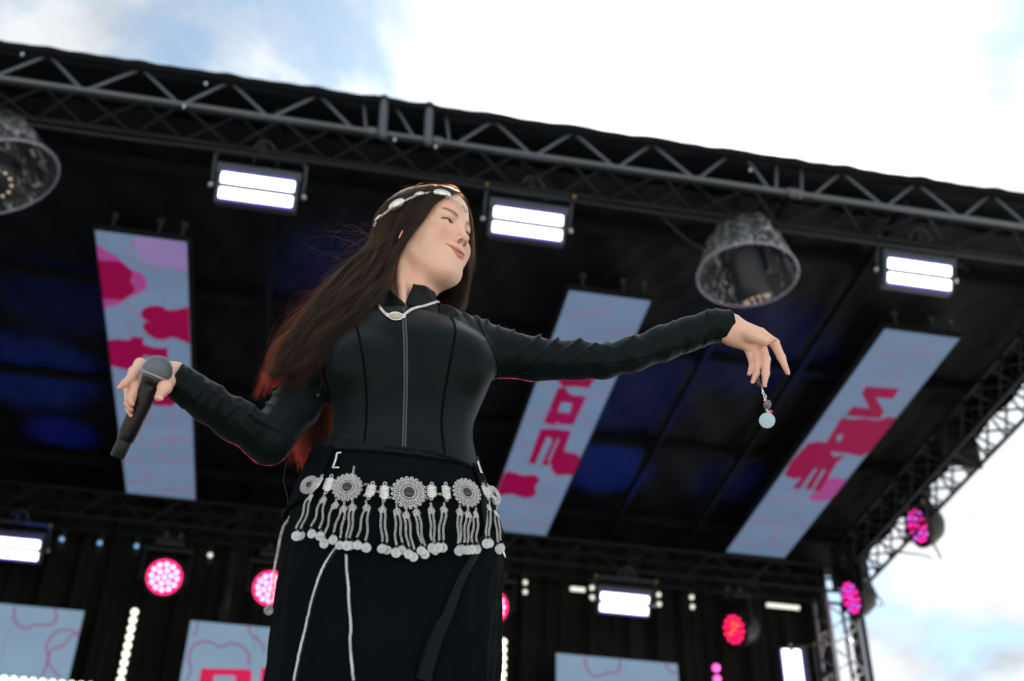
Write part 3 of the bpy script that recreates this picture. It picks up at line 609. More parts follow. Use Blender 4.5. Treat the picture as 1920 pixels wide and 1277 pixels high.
def chain(P, pts, k):   # pts: list of (point, radius)
    d = None
    for (a, ra), (b, rb) in zip(pts[:-1], pts[1:]):
        e = cone(P, a, b, ra, rb); d = e if d is None else smin(d, e, k)
    return d
def rotm(ax, deg):
    a = math.radians(deg); return np.array(Matrix.Rotation(a, 3, ax))
def surface(f, lo_, hi_, h, step=4, thr=1.35):
    lo_ = np.array(lo_, float); n = np.ceil((np.array(hi_)-lo_)/h/step).astype(int)*step+1
    cg = [lo_[i]+np.arange(0, n[i], step)*h for i in range(3)]
    cp = np.stack(np.meshgrid(*cg, indexing='ij'), -1); sh = cp.shape[:3]; cv = f(cp.reshape(-1, 3)).reshape(sh)
    idx = [np.minimum((np.arange(n[i])+step//2)//step, sh[i]-1) for i in range(3)]
    D = cv[np.ix_(*idx)].astype(np.float32); act = np.abs(D) < step*h*thr
    ii = np.argwhere(act)
    for s in range(0, len(ii), 400000):
        q = ii[s:s+400000]; D[q[:, 0], q[:, 1], q[:, 2]] = f(lo_+q*h)
    ins = D < 0; c = [slice(None, -1), slice(1, None)]
    cnt = sum(ins[c[a], c[b], c[d]].astype(np.int8) for a in (0, 1) for b in (0, 1) for d in (0, 1))
    cells = np.argwhere((cnt > 0) & (cnt < 8)); vid = np.full(cnt.shape, -1, np.int64); vid[cells[:, 0], cells[:, 1], cells[:, 2]] = np.arange(len(cells))
    S = np.zeros((len(cells), 3)); W = np.zeros(len(cells)); cor = [(a, b, d) for a in (0, 1) for b in (0, 1) for d in (0, 1)]
    for i, p in enumerate(cor):
        for j in range(i+1, 8):
            q = cor[j]
            if sum(abs(p[k]-q[k]) for k in range(3)) != 1: continue
            va = D[cells[:, 0]+p[0], cells[:, 1]+p[1], cells[:, 2]+p[2]]; vb = D[cells[:, 0]+q[0], cells[:, 1]+q[1], cells[:, 2]+q[2]]
            m = (va < 0) != (vb < 0); t = va/(va-vb+1e-12*(va == vb)); t = np.clip(np.where(m, t, 0), 0, 1)
            S += m[:, None]*(np.array(p)+t[:, None]*(np.array(q)-np.array(p))); W += m
    V = lo_+(cells+S/W[:, None])*h; Fs = []
    for ax in range(3):
        sl_a = [slice(1, -1)]*3; sl_a[ax] = slice(0, -1); sl_b = [slice(1, -1)]*3; sl_b[ax] = slice(1, None)
        A = ins[tuple(sl_a)]; B = ins[tuple(sl_b)]; e = np.argwhere(A != B); off = np.array([1, 1, 1]); off[ax] = 0; e = e+off
        flip = ins[e[:, 0], e[:, 1], e[:, 2]]; u, v = [(1, 2), (2, 0), (0, 1)][ax]; qs = []
        for a, b in ((-1, -1), (0, -1), (0, 0), (-1, 0)):
            g = e.copy(); g[:, u] += a; g[:, v] += b; qs.append(vid[g[:, 0], g[:, 1], g[:, 2]])
        Q = np.stack(qs, 1); Q[~flip] = Q[~flip][:, ::-1]; Fs.append(Q)
    return V, np.concatenate(Fs)
def np_mesh(name, V, Q, mats, parent=None, smooth=True):
    me = bpy.data.meshes.new(name); me.vertices.add(len(V)); me.vertices.foreach_set('co', np.ascontiguousarray(V, np.float32).ravel())
    me.loops.add(Q.size); me.loops.foreach_set('vertex_index', Q.astype(np.int32).ravel()); me.polygons.add(len(Q))
    me.polygons.foreach_set('loop_start', np.arange(0, Q.size, 4, dtype=np.int32)); me.polygons.foreach_set('use_smooth', np.ones(len(Q), bool)); me.update(calc_edges=True); me.validate()
    return link_mesh(name, me, parent, mats if isinstance(mats, (list, tuple)) else [mats])
def bvh_of(V, Q): return BVHTree.FromPolygons([tuple(map(float, v)) for v in V], [tuple(map(int, q)) for q in Q])
def cast(bv, px, py, lift=0.0):
    d = Vector(ray(px, py)).normalized(); h = bv.ray_cast(Vector(CAM), d)
    if h[0] is None: return None, None
    n = h[1] if h[1].dot(d) < 0 else -h[1]; return np.array(h[0]+n*lift), np.array(n)

# ---- head pose: x her right, y forward, z up
HF = np.array([.6735, -.7210, -.1600]); HU = np.array([.040, -.1850, .9815]); HF /= np.linalg.norm(HF); HRt = np.cross(HF, HU); HRt /= np.linalg.norm(HRt); HU = np.cross(HRt, HF)
HM = np.stack([HRt, HF, HU], 1); HS = .97; HO = np.array([.1630, 2.0090, 3.2283])
def h2w(p): return (np.asarray(p)*HS)@HM.T+HO
def w2h(P): return ((P-HO)@HM)/HS
def head_c(Q):
    ax = np.abs(Q[:, 0]); A = Q.copy(); A[:, 0] = ax
    d = ell(Q, (0, -.026, .041), (.076, .100, .084))
    d = smin(d, ell(Q, (0, .045, .058), (.054, .052, .054)), .03)
    d = smin(d, ell(Q, (0, .036, -.012), (.058, .060, .078)), .03)
    d = smin(d, ell(Q, (0, .036, -.068), (.047, .052, .040)), .025)
    d = smin(d, cone(A, (.052, -.002, -.045), (.015, .073, -.093), .016, .018), .028)
    d = smin(d, ell(Q, (0, .080, -.091), (.019, .016, .016)), .02)
    d = smin(d, ell(A, (.036, .070, -.019), (.025, .0215, .021)), .018)
    d = smin(d, cone(A, (.010, .088, .034), (.042, .074, .034), .010, .009), .014)
    d = smin(d, ell(Q, (0, .088, -.052), (.026, .018, .020)), .016)
    d = smin(d, ell(Q, (0, .036, -.096), (.034, .036, .020)), .022)
    # eye sockets
    d = smax(d, -ell(A, (.031, .103, .0150), (.017, .016, .010)), .012)
    # nose
    n = cone(Q, (0, .088, .028), (0, .1085, -.013), .0072, .0080); n = smin(n, ell(Q, (0, .1135, -.0205), (.0095, .0100, .0088)), .006)
    n = smin(n, ell(A, (.0125, .1025, -.0250), (.0062, .0090, .0068)), .006)
    n = smin(n, cone(Q, (0, .106, -.0300), (0, .098, -.036), .004, .005), .006)
    d = smin(d, n, .011)
    d = smax(d, -ell(A, (.0072, .1085, -.0295), (.0042, .0068, .0050)), .003)
    # philtrum and lips
    u = np.clip(Q[:, 0]/.0285, -1, 1); cy = .1035-.0185*u*u; cz = -.0550+.0140*u*u
    rr = .0052*(1-.62*u*u)+.0003
    du = np.sqrt(((Q[:, 0]-u*.0285))**2+(Q[:, 1]-cy-.0008)**2+((Q[:, 2]-cz-.0040*(1-.75*u*u))*1.05)**2)-rr*.98
    dl = np.sqrt(((Q[:, 0]-u*.0285))**2+(Q[:, 1]-cy+.0005)**2+((Q[:, 2]-cz+.0046*(1-.75*u*u)))**2)-rr*.98
    d = smin(d, smin(du, dl, .0012), .0035)
    gr = np.sqrt(((Q[:, 0]-u*.0285))**2+((Q[:, 1]-cy-.0050)*.55)**2+((Q[:, 2]-cz)*1.5)**2)-.0014
    d = smax(d, -gr, .0018)
    d = smin(d, ell(Q, (0, .064, -.078), (.036, .028, .028)), .02)
    d = smin(d, ell(A, (.040, .060, -.040), (.016, .018, .022)), .02)
    d = smax(d, -(cone(A, (.022, .1085, -.030), (.0345, .0915, -.046), .0035, .0030)), .006)
    # lids
    lid = np.linalg.norm(A-np.array([.0305, .0755, .0155]), axis=1)-.0142; d = smin(d, lid, .0045)
    cu = (A[:, 0]-.0305)/.0125; slit_z = .0152+.0024*(1-cu*cu)-.0010*cu
    sl_ = np.sqrt(np.maximum(np.abs(A[:, 0]-.0305)-.0085, 0)**2+((A[:, 2]-slit_z)*1.0)**2+np.maximum(.083-A[:, 1], 0)**2)-.0014
    d = smax(d, -sl_, .0008)
    # ears
    ea = ell(A, (.0725, -.008, -.012), (.0065, .013, .024), rotm('X', 12)); ea = smax(ea, -ell(A, (.080, -.006, -.008), (.005, .007, .013)), .003)
    d = smin(d, ea, .006); return d
NB = [JR(764, 612, .035, 50), JR(768, 560, .035, 42), JR(776, 505, .035, 41)]
def head_w(P):
    d = head_c(w2h(P))*HS
    d = smin(d, chain(P, NB, .02), .028)
    mast = h2w((.058, -.025, -.035)); notch = J(760, 592, -.035)
    d = smin(d, cone(P, mast, notch, .010, .008), .022)
    return d
hc = h2w((0, 0, 0))
headV, headQ = surface(head_w, hc-[.15, .15, .22], hc+[.15, .15, .155], .0015)

# ---- hands
def Z5(x, y, dy, r, s=4.911, ox=1330, oy=560): return JR(x/s+ox, y/s+oy, dy, r/s)
LH = -.075
def lc(*a): return [Z5(x, y, LH+d, r) for x, y, d, r in a]
l_parts = [(lc((60, 255, .0, 98), (190, 245, .0, 92), (470, 320, .008, 52)), .02), (lc((60, 285, .0, 92), (225, 345, .004, 76), (395, 455, .010, 58)), .02), (lc((330, 330, .006, 62), (440, 400, .008, 62)), .02),
           (lc((215, 260, -.008, 92), (385, 335, -.018, 56), (500, 388, -.022, 37), (602, 379, -.023, 21)), .012),
           (lc((470, 320, .010, 52), (600, 410, .012, 45), (662, 540, .011, 38), (722, 682, .006, 22)), .004),
           (lc((470, 415, .008, 52), (520, 560, .003, 42), (519, 690, -.002, 35), (507, 795, -.006, 21)), .004),
           (lc((420, 455, .012, 45), (443, 590, .010, 36), (433, 685, .006, 31), (402, 762, .002, 22)), .004),
           (lc((365, 480, .016, 38), (393, 590, .017, 27), (386, 650, .012, 25), (366, 692, .007, 20)), .004)]
def hand_l(P):
    d = None
    for pts, k in l_parts[:4]: e = chain(P, pts, k); d = e if d is None else smin(d, e, .010)
    for pts, k in l_parts[4:]: d = smin(d, chain(P, pts, k), .0035)
    return d
def Z8(x, y, dy, r): return Z5(x, y, dy, r, 5.805, 190, 650)
def rc(*a): return [Z8(*q) for q in a]
r_parts = [(rc((930, 360, -.135, 115), (800, 300, -.15, 108), (600, 270, -.145, 100), (430, 215, -.15, 66)), .02),
           (rc((760, 330, -.16, 88), (690, 445, -.198, 66), (625, 552, -.214, 47)), .01),
           (rc((600, 330, -.145, 90), (420, 300, -.145, 70)), .02),
           (rc((420, 185, -.165, 66), (330, 340, -.185, 52), (262, 395, -.19, 42), (198, 446, -.192, 27)), .004),
           (rc((400, 300, -.165, 62), (372, 450, -.178, 66), (318, 570, -.186, 50), (335, 628, -.196, 27)), .004),
           (rc((345, 260, -.145, 52), (300, 470, -.155, 52), (288, 620, -.165, 38), (325, 688, -.185, 24)), .004),
           (rc((340, 380, -.13, 45), (300, 560, -.145, 38), (292, 680, -.155, 30), (322, 752, -.175, 21)), .004)]
def hand_r(P):
    d = None
    for pts, k in r_parts[:3]: e = chain(P, pts, k); d = e if d is None else smin(d, e, .010)
    for pts, k in r_parts[3:]: d = smin(d, chain(P, pts, k), .003)
    return d
def bounds(parts, m=.015):
    A = np.array([p for pts, _ in parts for p, r in pts]); R = max(r for pts, _ in parts for p, r in pts); return A.min(0)-R-m, A.max(0)+R+m
a, b = bounds(l_parts); hlV, hlQ = surface(hand_l, a, b, .0013)
a, b = bounds(r_parts); hrV, hrQ = surface(hand_r, a, b, .0013)

# ---- torso and sleeves (the zipped top)
rows = [(600, 692, 842, .042), (618, 650, 885, .064), (640, 620, 915, .086), (670, 612, 924, .104), (700, 612, 920, .104), (740, 616, 903, .096), (790, 622, 886, .088), (830, 617, 887, .092), (858, 606, 893, .100), (900, 592, 905, .11)]
def loftdata(rows, Y=YP, k=.85):
    z = []; cx = []; a = []; b = []
    for (py, l, r, dep) in rows:
        A = onY(l, py, Y); B = onY(r, py, Y); z.append((A[2]+B[2])/2); cx.append((A[0]+B[0])/2); a.append((B[0]-A[0])/2); b.append(dep)
    o = np.argsort(z); return [np.array(q)[o] for q in (z, cx, a, b)]
TD = loftdata(rows)
def cub(x, xp, fp):   # smooth interpolation (Catmull-Rom on sorted knots)
    i = np.clip(np.searchsorted(xp, x)-1, 0, len(xp)-2); x0 = xp[i]; x1 = xp[i+1]; t = np.clip((x-x0)/(x1-x0), 0, 1)
    g = np.gradient(fp, xp); h = x1-x0; return (2*t**3-3*t**2+1)*fp[i]+(t**3-2*t**2+t)*h*g[i]+(-2*t**3+3*t**2)*fp[i+1]+(t**3-t**2)*h*g[i+1]
def loft(P, D, Y=YP, pw=2.3):
    z, cx, a, b = D; zz_ = np.clip(P[:, 2], z[0], z[-1]); c = cub(zz_, z, cx); A = cub(zz_, z, a); B = cub(zz_, z, b)
    k = (np.abs((P[:, 0]-c)/A)**pw+np.abs((P[:, 1]-Y)/B)**pw+1e-9)**(1/pw)
    d = (k-1)*np.minimum(A, B)*np.where(k < 1, 1, 1)
    g = np.sqrt(((P[:, 0]-c)/A**2)**2+((P[:, 1]-Y)/B**2)**2)+1e-6; d2 = (k-1)*np.maximum(k, .3)/g
    return np.maximum(d2, np.maximum(z[0]-P[:, 2], P[:, 2]-z[-1]))
armL = [JR(*q) for q in [(880, 640, .0, 44), (930, 661, .0, 48), (1000, 674, -.01, 42), (1080, 676, -.02, 37.5), (1130, 678, -.03, 33), (1180, 667, -.04, 33), (1240, 645, -.05, 34), (1290, 627, -.06, 33), (1340, 611, -.072, 31), (1372, 609, -.076, 31.5)]]
armR = [JR(*q) for q in [(630, 640, .0, 46), (598, 690, .01, 46), (554, 762, .0, 46), (503, 826, -.03, 45), (440, 787, -.085, 40), (385, 751, -.125, 37), (345, 724, -.147, 34), (322, 709, -.156, 33)]]
def fold(P, T, seed, amp):
    x, y, z = P[:, 0], P[:, 1], P[:, 2]; w = .9*np.sin(17*x+seed)+.7*np.sin(23*z+1.3*seed)+.5*np.sin(37*y+seed*2)
    T = T*(.35+.65*np.clip(.5+.8*np.sin(19*x-13*z+seed*2.2)*np.sin(29*z+11*x+seed), 0, 1))
    return amp*T*(np.maximum(0, np.sin(155*x-70*z+40*y+2.2*w+seed))**2.2+.55*np.maximum(0, np.sin(88*x+95*z+3*w+seed*3))**3)
FOLDS = [((1012, 628), (972, 668), 3.4, 1), ((1048, 631), (992, 684), 3.2, 1), ((1088, 634), (1030, 680), 3.4, 1), ((1118, 643), (1070, 676), 3, .8), ((966, 614), (942, 655), 3, .8), ((938, 606), (922, 645), 2.6, .7), ((915, 600), (912, 640), 2.4, .6),
         ((1140, 648), (1128, 672), 3, .7), ((1190, 628), (1160, 652), 3.5, .5), ((1262, 600), (1232, 640), 3.5, .5), ((1326, 580), (1310, 640), 3, .6), ((1342, 578), (1334, 640), 2.4, .6),
         ((356, 692), (346, 712), 3, .8), ((388, 719), (358, 756), 3.6, 1), ((402, 733), (374, 766), 3, .8), ((418, 744), (394, 778), 3.4, 1), ((447, 760), (420, 782), 3.2, .8), ((470, 776), (510, 798), 3.4, 1.1), ((488, 752), (528, 764), 3, .8), ((480, 786), (536, 812), 3.6, .9), ((455, 800), (500, 845), 4, .5), ((505, 735), (545, 742), 3, .6)]
def img_folds(P, amp=.0062):
    R_ = P-CAM; z = R_@FW; px = 960+FPX*(R_@RT)/z; py = 638.5-FPX*(R_@UP)/z; o = np.zeros(len(P))
    for (a, b, s_, k) in FOLDS:
        a = np.array(a, float); b = np.array(b, float); ab = b-a; t = np.clip(((px-a[0])*ab[0]+(py-a[1])*ab[1])/(ab@ab), 0, 1)
        dx_ = px-a[0]-t*ab[0]; dy_ = py-a[1]-t*ab[1]; dd = np.sqrt(dx_**2+dy_**2)/s_; o = np.maximum(o, k*(1-.55*t)*np.exp(-dd**2))-.35*k*np.exp(-((dd-2.2)/1.1)**2)*(dd > 1)*(1-t)
    return amp*o
def top_w(P, shrink=0.0):
    d = loft(P, TD)
    for px in ((672, 683), (866, 680)):
        c = J(px[0], px[1], -.066); d = smin(d, ell(P, c, (.058, .046, .055)), .045)
    sh = chain(P, [JR(768, 600, .03, 44), JR(835, 602, .02, 26), JR(885, 632, .0, 38)], .02); d = smin(d, sh, .03)
    sh = chain(P, [JR(768, 600, .03, 44), JR(700, 605, .02, 26), JR(640, 638, .0, 38)], .02); d = smin(d, sh, .03)
    if shrink: 
        d = smin(d, smin(chain(P, armL, .01), chain(P, armR, .01), .001), .02); return d+shrink
    aL = chain(P, armL, .012); mL = np.clip((P[:, 0]-armL[1][0][0])/.10, 0, 1); mL2 = 1.0-.55*np.clip((P[:, 0]-armL[4][0][0])/.1, 0, 1)
    upf = np.clip(.35+(P[:, 2]-(armL[2][0][2]-.02))*14, .12, 1)
    aL = aL-fold(P, mL*mL2*upf, .4, .0042)+.0024
    aR = chain(P, armR, .015); mR = np.clip((armR[1][0][0]-P[:, 0])/.1, 0, 1); aR = aR-fold(P, mR, 2.1, .0026)+.0024
    for arm, q in ((armL, -1), (armR, -1)):
        e, re_ = arm[-1]; pv = arm[-2][0]; ax_ = (e-pv)/np.linalg.norm(e-pv); cut = (P-e)@ax_
        hol = cone(P, e-ax_*.03, e+ax_*.06, re_-.0035, re_-.0030)
        if arm is armL: aL = smax(smax(aL-.0010*np.exp(-(cut/.004)**2), cut, .0015), -9+0*cut, .001)
        else: aR = smax(smax(aR-.0012*np.exp(-(cut/.004)**2), cut, .0015), -9+0*cut, .001)
    d = smin(d, aL, .022); d = smin(d, aR, .022); d = d-img_folds(P)
    nk_ = np.maximum(cone(P, J(765, 640, .03), J(765, 480, .03), .070, .070), -((P-J(758, 587, -.05))@np.array([0, -.30, .954])))
    d = smax(d, -nk_, .003)
    x, z = P[:, 0], P[:, 2]; d = d-.0006*np.sin(60*x+35*z+2*np.sin(17*z)) 
    # small gathers at the shoulder seam
    c = J(890, 603, -.02); g = np.exp(-(np.linalg.norm(P-c, axis=1)/.035)**2); d = d-.0028*g*np.sin(P[:, 0]*330+P[:, 2]*60)
    return d
allp = np.array([p for p, r in armL+armR]); topV, topQ = surface(top_w, (allp[:, 0].min()-.05, YP-.26, J(750, 880)[2]-.10), (allp[:, 0].max()+.05, YP+.14, J(780, 560)[2]+.05), .0030)
# ---- plain body below the clothes, then joined with head and hands to one figure
legs = [[(np.array([J(700, 1000)[0], YP+.01, J(750, 900)[2]]), .085), (np.array([J(690, 1000)[0], YP, SZ+.47]), .055), (np.array([J(685, 1000)[0], YP+.02, SZ+.10]), .036), (np.array([J(685, 1000)[0], YP-.05, SZ+.04]), .032), (np.array([J(680, 1000)[0], YP-.13, SZ+.03]), .026)],
        [(np.array([J(800, 1000)[0], YP+.01, J(750, 900)[2]]), .085), (np.array([J(800, 1000)[0], YP, SZ+.47]), .055), (np.array([J(802, 1000)[0], YP+.02, SZ+.10]), .036), (np.array([J(802, 1000)[0], YP-.05, SZ+.04]), .032), (np.array([J(806, 1000)[0], YP-.13, SZ+.03]), .026)]]
def body_w(P):
    d = top_w(P, shrink=.010); 
    for l in legs: d = smin(d, chain(P, l, .02), .04)
    return d
bdV, bdQ = surface(body_w, (allp[:, 0].min()-.06, YP-.26, SZ-.02), (allp[:, 0].max()+.06, YP+.14, J(780, 560)[2]+.02), .009, step=3)
def srgb(c): return [((v/255)/12.92 if v <= 10 else (((v/255)+.055)/1.055)**2.4) for v in c]
SKIN = np.array([.84, .52, .39])
def skin_mat():
    m = mat('skin', tuple(SKIN), .40, sss=.10, spec=.5, bump=.05, bscale=500); n = m.node_tree.nodes; l = m.node_tree.links; b = n['Principled BSDF']
    a = n.new('ShaderNodeAttribute'); a.attribute_name = 'tint'; q = n.new('ShaderNodeTexNoise'); q.inputs['Scale'].default_value = 60; q.inputs['Detail'].default_value = 4
    x = n.new('ShaderNodeMix'); x.data_type = 'RGBA'; x.blend_type = 'MULTIPLY'; x.inputs['Factor'].default_value = .12; l.new(a.outputs['Color'], x.inputs[6]); l.new(q.outputs['Color'], x.inputs[7]); l.new(x.outputs[2], b.inputs['Base Color']); return m
M['skin'] = skin_mat()
M['top'] = mat('black stretch knit', (.0032, .0072, .0090), .45, spec=.08, sheen=.05, noise=.12, nscale=60, bump=.06, bscale=900)
M['skirtm'] = mat('black wool skirt', (.0025, .0042, .0052), .85, spec=.05, noise=.3, nscale=9, bump=.15, bscale=700)
M['strap'] = mat('black strap', (.0055, .0075, .009), .6, spec=.1, bump=.1, bscale=600)
M['seam'] = mat('seam tape', (.002, .0025, .003), .8, spec=.05)
M['zip'] = mat('grey zip tape', (.055, .068, .078), .45, bump=.3, bscale=1400)
M['silver'] = mat('antique silver', (.84, .83, .80), .18, 1.0, noise=.25, nscale=160, bump=.25, bscale=500)
M['silver2'] = mat('polished silver', (.86, .86, .85), .14, 1.0)
M['coin'] = mat('coin silver', (.52, .54, .56), .36, .9, noise=.25, nscale=250, bump=.2, bscale=500)
M['onyx'] = mat('black onyx', (.006, .006, .008), .12, spec=.8)
M['pearl'] = mat('milky stone', (.50, .47, .36), .25, spec=.7, noise=.2, nscale=120)
M['nail'] = mat('nail', (.74, .48, .42), .18, spec=.7)
M['eyew'] = mat('eye', (.30, .26, .24), .15); M['lash'] = mat('lash', (.012, .008, .006), .6)
# ---- body
def tint(V, kind):
    C = np.tile(SKIN, (len(V), 1))
    if kind == 'head':
        Q = w2h(V); ax = np.abs(Q[:, 0])
        def blend(m, c):
            nonlocal C; m = np.clip(m, 0, 1)[:, None]; C = C*(1-m)+np.array(c)*m
        blend(.6*np.exp(-(np.linalg.norm((np.stack([ax, Q[:, 1], Q[:, 2]], 1)-[.040, .078, -.018])/[.020, .03, .016], axis=1))**2), (.66, .27, .20))
        blend(.35*np.exp(-(np.linalg.norm((Q-[0, .118, -.020])/[.010, .02, .010], axis=1))**2), (.66, .28, .21))
        u = Q[:, 0]/.0292; cz = -.0550+.0140*u*u; w_ = (1-np.clip(np.abs(u), 0, 1)**2.2)
        upm = (Q[:, 2]-cz)/(.0082*w_+1e-4); lom = (cz-Q[:, 2])/(.0112*w_+1e-4)
        inl = (np.abs(u) < 1) & (Q[:, 1] > .075) & (upm < 1) & (lom < 1)
        blend(inl*.9, (.58, .17, .15)); ml = (np.abs(u) < 1.05) & (Q[:, 1] > .07) & (np.abs(Q[:, 2]-cz) < .0011); blend(ml*.97, (.10, .035, .03))  # dark mouth line is shade between the lips put into the colour
        # brows
        b0 = (ax-.011)/.041; bz = .0285+.0115*np.sin(np.clip(b0, 0, 1)*math.pi*.68)-.001*b0; th = .0056*(1-.5*np.clip(b0, 0, 1))
        br = (b0 > 0) & (b0 < 1) & (Q[:, 1] > .04); m = br*np.exp(-((Q[:, 2]-bz)/th)**2)*np.clip(b0*7, 0, 1)*np.clip((1-b0)*5, 0, 1)*.85; blend(m, (.06, .030, .020))
        # lid line
        cu = (ax-.0305)/.0125; lz = .0150+.0022*(1-cu*cu); m = (np.abs(cu) < 1.15)*(Q[:, 1] > .07)*np.exp(-((Q[:, 2]-lz-.0012)/.0026)**2); blend(m*.97, (.02, .010, .008))
        m = (np.abs(cu) < 1.3)*(Q[:, 1] > .06)*np.exp(-((Q[:, 2]-.0225-.0015*(1-cu*cu))/.0012)**2)*.35; blend(m, (.26, .11, .08))  # shadow in the upper lid crease, painted into the skin colour
        nos = np.exp(-(np.linalg.norm((np.stack([ax, Q[:, 1], Q[:, 2]], 1)-[.0072, .1075, -.0295])/[.0044, .0070, .0046], axis=1))**4); blend(nos*.95, (.12, .03, .025))  # darkness inside the nostrils painted as colour
        # scalp
        hl = .094-1.9*np.maximum(ax-.03, 0)-.0; sc_ = (Q[:, 2] > hl-.9*np.maximum(.055-Q[:, 1], 0)) | ((Q[:, 1] < .0) & (Q[:, 2] > -.05) & (np.linalg.norm(Q-[0, 0, 0], axis=1) > .05) & (ax < .066)) | ((Q[:, 1] < -.03) & (Q[:, 2] > -.08))
        ear = (ax > .066) & (Q[:, 1] > -.03) & (Q[:, 2] < .035); blend((sc_ & ~ear)*1.0, (.018, .010, .008))
        global SCALP; SCALP = sc_ & ~ear
    else:
        rng = np.random.default_rng(3); parts = l_parts if kind == 'hl' else r_parts
        for pts, k in parts[1:] if kind == 'hr' else parts[3:]:
            t = pts[-1][0]; m = .5*np.exp(-(np.linalg.norm(V-t, axis=1)/.016)**2)[:, None]; C = C*(1-m)+np.array([.68, .27, .19])*m
            for q, r in pts[1:-1]: m = .22*np.exp(-(np.linalg.norm(V-q, axis=1)/.010)**2)[:, None]; C = C*(1-m)+np.array([.60, .27, .20])*m
    return C
parts = [(headV, headQ, tint(headV, 'head')), (hlV, hlQ, tint(hlV, 'hl')), (hrV, hrQ, tint(hrV, 'hr')), (bdV, bdQ, np.tile(SKIN, (len(bdV), 1)))]
V = np.concatenate([p[0] for p in parts]); o_ = np.cumsum([0]+[len(p[0]) for p in parts[:-1]]); Q = np.concatenate([p[1]+o for p, o in zip(parts, o_)]); C = np.concatenate([p[2] for p in parts])
person = empty('person', (J(750, 1000)[0], YP, SZ), label='woman in a black zipped top and long black skirt holding a microphone, arm outstretched', cat='person')
def adopt(o, parent=None):
    p = parent or person; o.parent = p; o.matrix_parent_inverse = Matrix.Translation(-Vector(person.location)) if p is person else Matrix.Identity(4); return o
def sub(o, p): o.parent = p; return o
M['scalp'] = mat('dark scalp', (.010, .006, .005), .95, spec=.02)
body = np_mesh('body', V, Q, [M['skin'], M['scalp']])
_mi = np.zeros(len(body.data.polygons), np.int32); _mi[:len(headQ)] = SCALP[headQ].all(1)[:len(headQ)]; body.data.polygons.foreach_set('material_index', _mi); at_ = body.data.color_attributes.new('tint', 'FLOAT_COLOR', 'POINT'); at_.data.foreach_set('color', np.concatenate([C, np.ones((len(C), 1))], 1).astype(np.float32).ravel()); adopt(body)
for sx in (1, -1):
    e = MB().ball(tuple(h2w((sx*.0305, .0755, .0155))), .0125, 20).build('eyeball', M['eyew']); adopt(e)
    d_ = np.array([sx*.0305+.004*1, .0755, .0205]); g_ = h2w((sx*.0305-.35*.0125, .0755+.93*.0125, .0155))
    i_ = MB().ball(tuple(g_), .0042, 12).build('iris', M['lash']); sub(i_, e)
    L = MB()
    for k in range(15):
        cu = -1+2*k/14; x = sx*(.0305+cu*.0118); y = .0755+.0142*math.sqrt(max(.05, 1-cu*cu*.72)); z = .0150+.0022*(1-cu*cu)+.0018
        p = np.array([x, y-.001, z]); q = p+np.array([sx*cu*.003, .0042, -.0010]); q2 = q+np.array([sx*cu*.0015, .0022, .0012]); L.tube([h2w(p), h2w(q), h2w(q2)], [.0004, .0003, .0001], 4)
    adopt(L.build('eyelashes', M['lash']))
nl = MB()
def nail(px, py, dy, a, b, rot, s, ox, oy):
    c = J(px/s+ox, py/s+oy, dy); k = float((c-CAM)@FW)/FPX/s; th = math.radians(rot); u = RT*math.cos(th)-UP*math.sin(th); v = RT*math.sin(th)+UP*math.cos(th)
    V = []; F = []; n = 12
    for r_, h in ((1, 0), (.85, .0010), (.4, .0016)):
        for i in range(n): t = 2*math.pi*i/n; V.append(c+u*a*k*r_*math.cos(t)+v*b*k*r_*math.sin(t)-FW*h)
    for j in range(2):
        for i in range(n): F.append((j*n+i, j*n+(i+1) % n, (j+1)*n+(i+1) % n, (j+1)*n+i))
    F.append(tuple(2*n+i for i in range(n))); m_ = MB(); m_.add(V, F, 0, True); adopt(m_.build('nail', M['nail']))
nail(640, 560, -.2245, 38, 26, 25, 5.805, 190, 650)
nail(728, 690, LH+.001, 17, 10, 50, 4.911, 1330, 560); nail(612, 372, LH-.0275, 20, 8, 5, 4.911, 1330, 560)
nail(512, 806, LH-.010, 20, 10, 5, 4.911, 1330, 560); nail(398, 772, LH-.002, 18, 9, -5, 4.911, 1330, 560)

# ---- top
top = np_mesh('top', topV, topQ, M['top']); adopt(top); topB = bvh_of(topV, topQ)
tot = bvh_of(np.concatenate([topV, headV]), np.concatenate([topQ, headQ+len(topV)]))
def ribbon(bv, pts, wpx, name, m, lift=.0012, thick=.0012, n=7, parent=None):
    P = smooth_poly(pts, False, n); V = []; 
    ws = wpx if hasattr(wpx, '__len__') else [wpx]*len(pts); wi = np.interp(np.linspace(0, len(pts)-1, len(P)), range(len(pts)), ws)
    for i, p in enumerate(P):
        t = P[min(i+1, len(P)-1)]-P[max(i-1, 0)]; t = t/(np.linalg.norm(t)+1e-9); nn = np.array([-t[1], t[0]])*wi[i]/2; row = []
        c, nc = cast(bv, *p)
        if c is None: continue
        for s in (-1, 0, 1):
            q, nr = cast(bv, p[0]+nn[0]*s, p[1]+nn[1]*s)
            if q is None or abs(q[1]-c[1]) > .03: q = c+nn[0]*s*RT*.001-nn[1]*s*UP*.001; nr = nc
            row.append((q, nc))
        V += [q+n_*(lift-.001) for q, n_ in row]+[q+n_*(lift+thick*(1 if s_ == 1 else .5)) for s_, (q, n_) in enumerate(row)]
    m_ = len(V)//6; F = []
    for i in range(m_-1):
        a = i*6; b = a+6; F += [(a+3, a+4, b+4, b+3), (a+4, a+5, b+5, b+4), (a, b, b+1, a+1), (a+1, b+1, b+2, a+2), (a, a+3, b+3, b), (a+2, b+2, b+5, a+5)]
    o = from_data(name, V, F, m); adopt(o); return o
ribbon(topB, [(756.5, 588), (758, 606), (760, 640), (760.6, 713), (759, 780), (757, 852)], 8, 'zip', M['zip'], .0006, .0012)
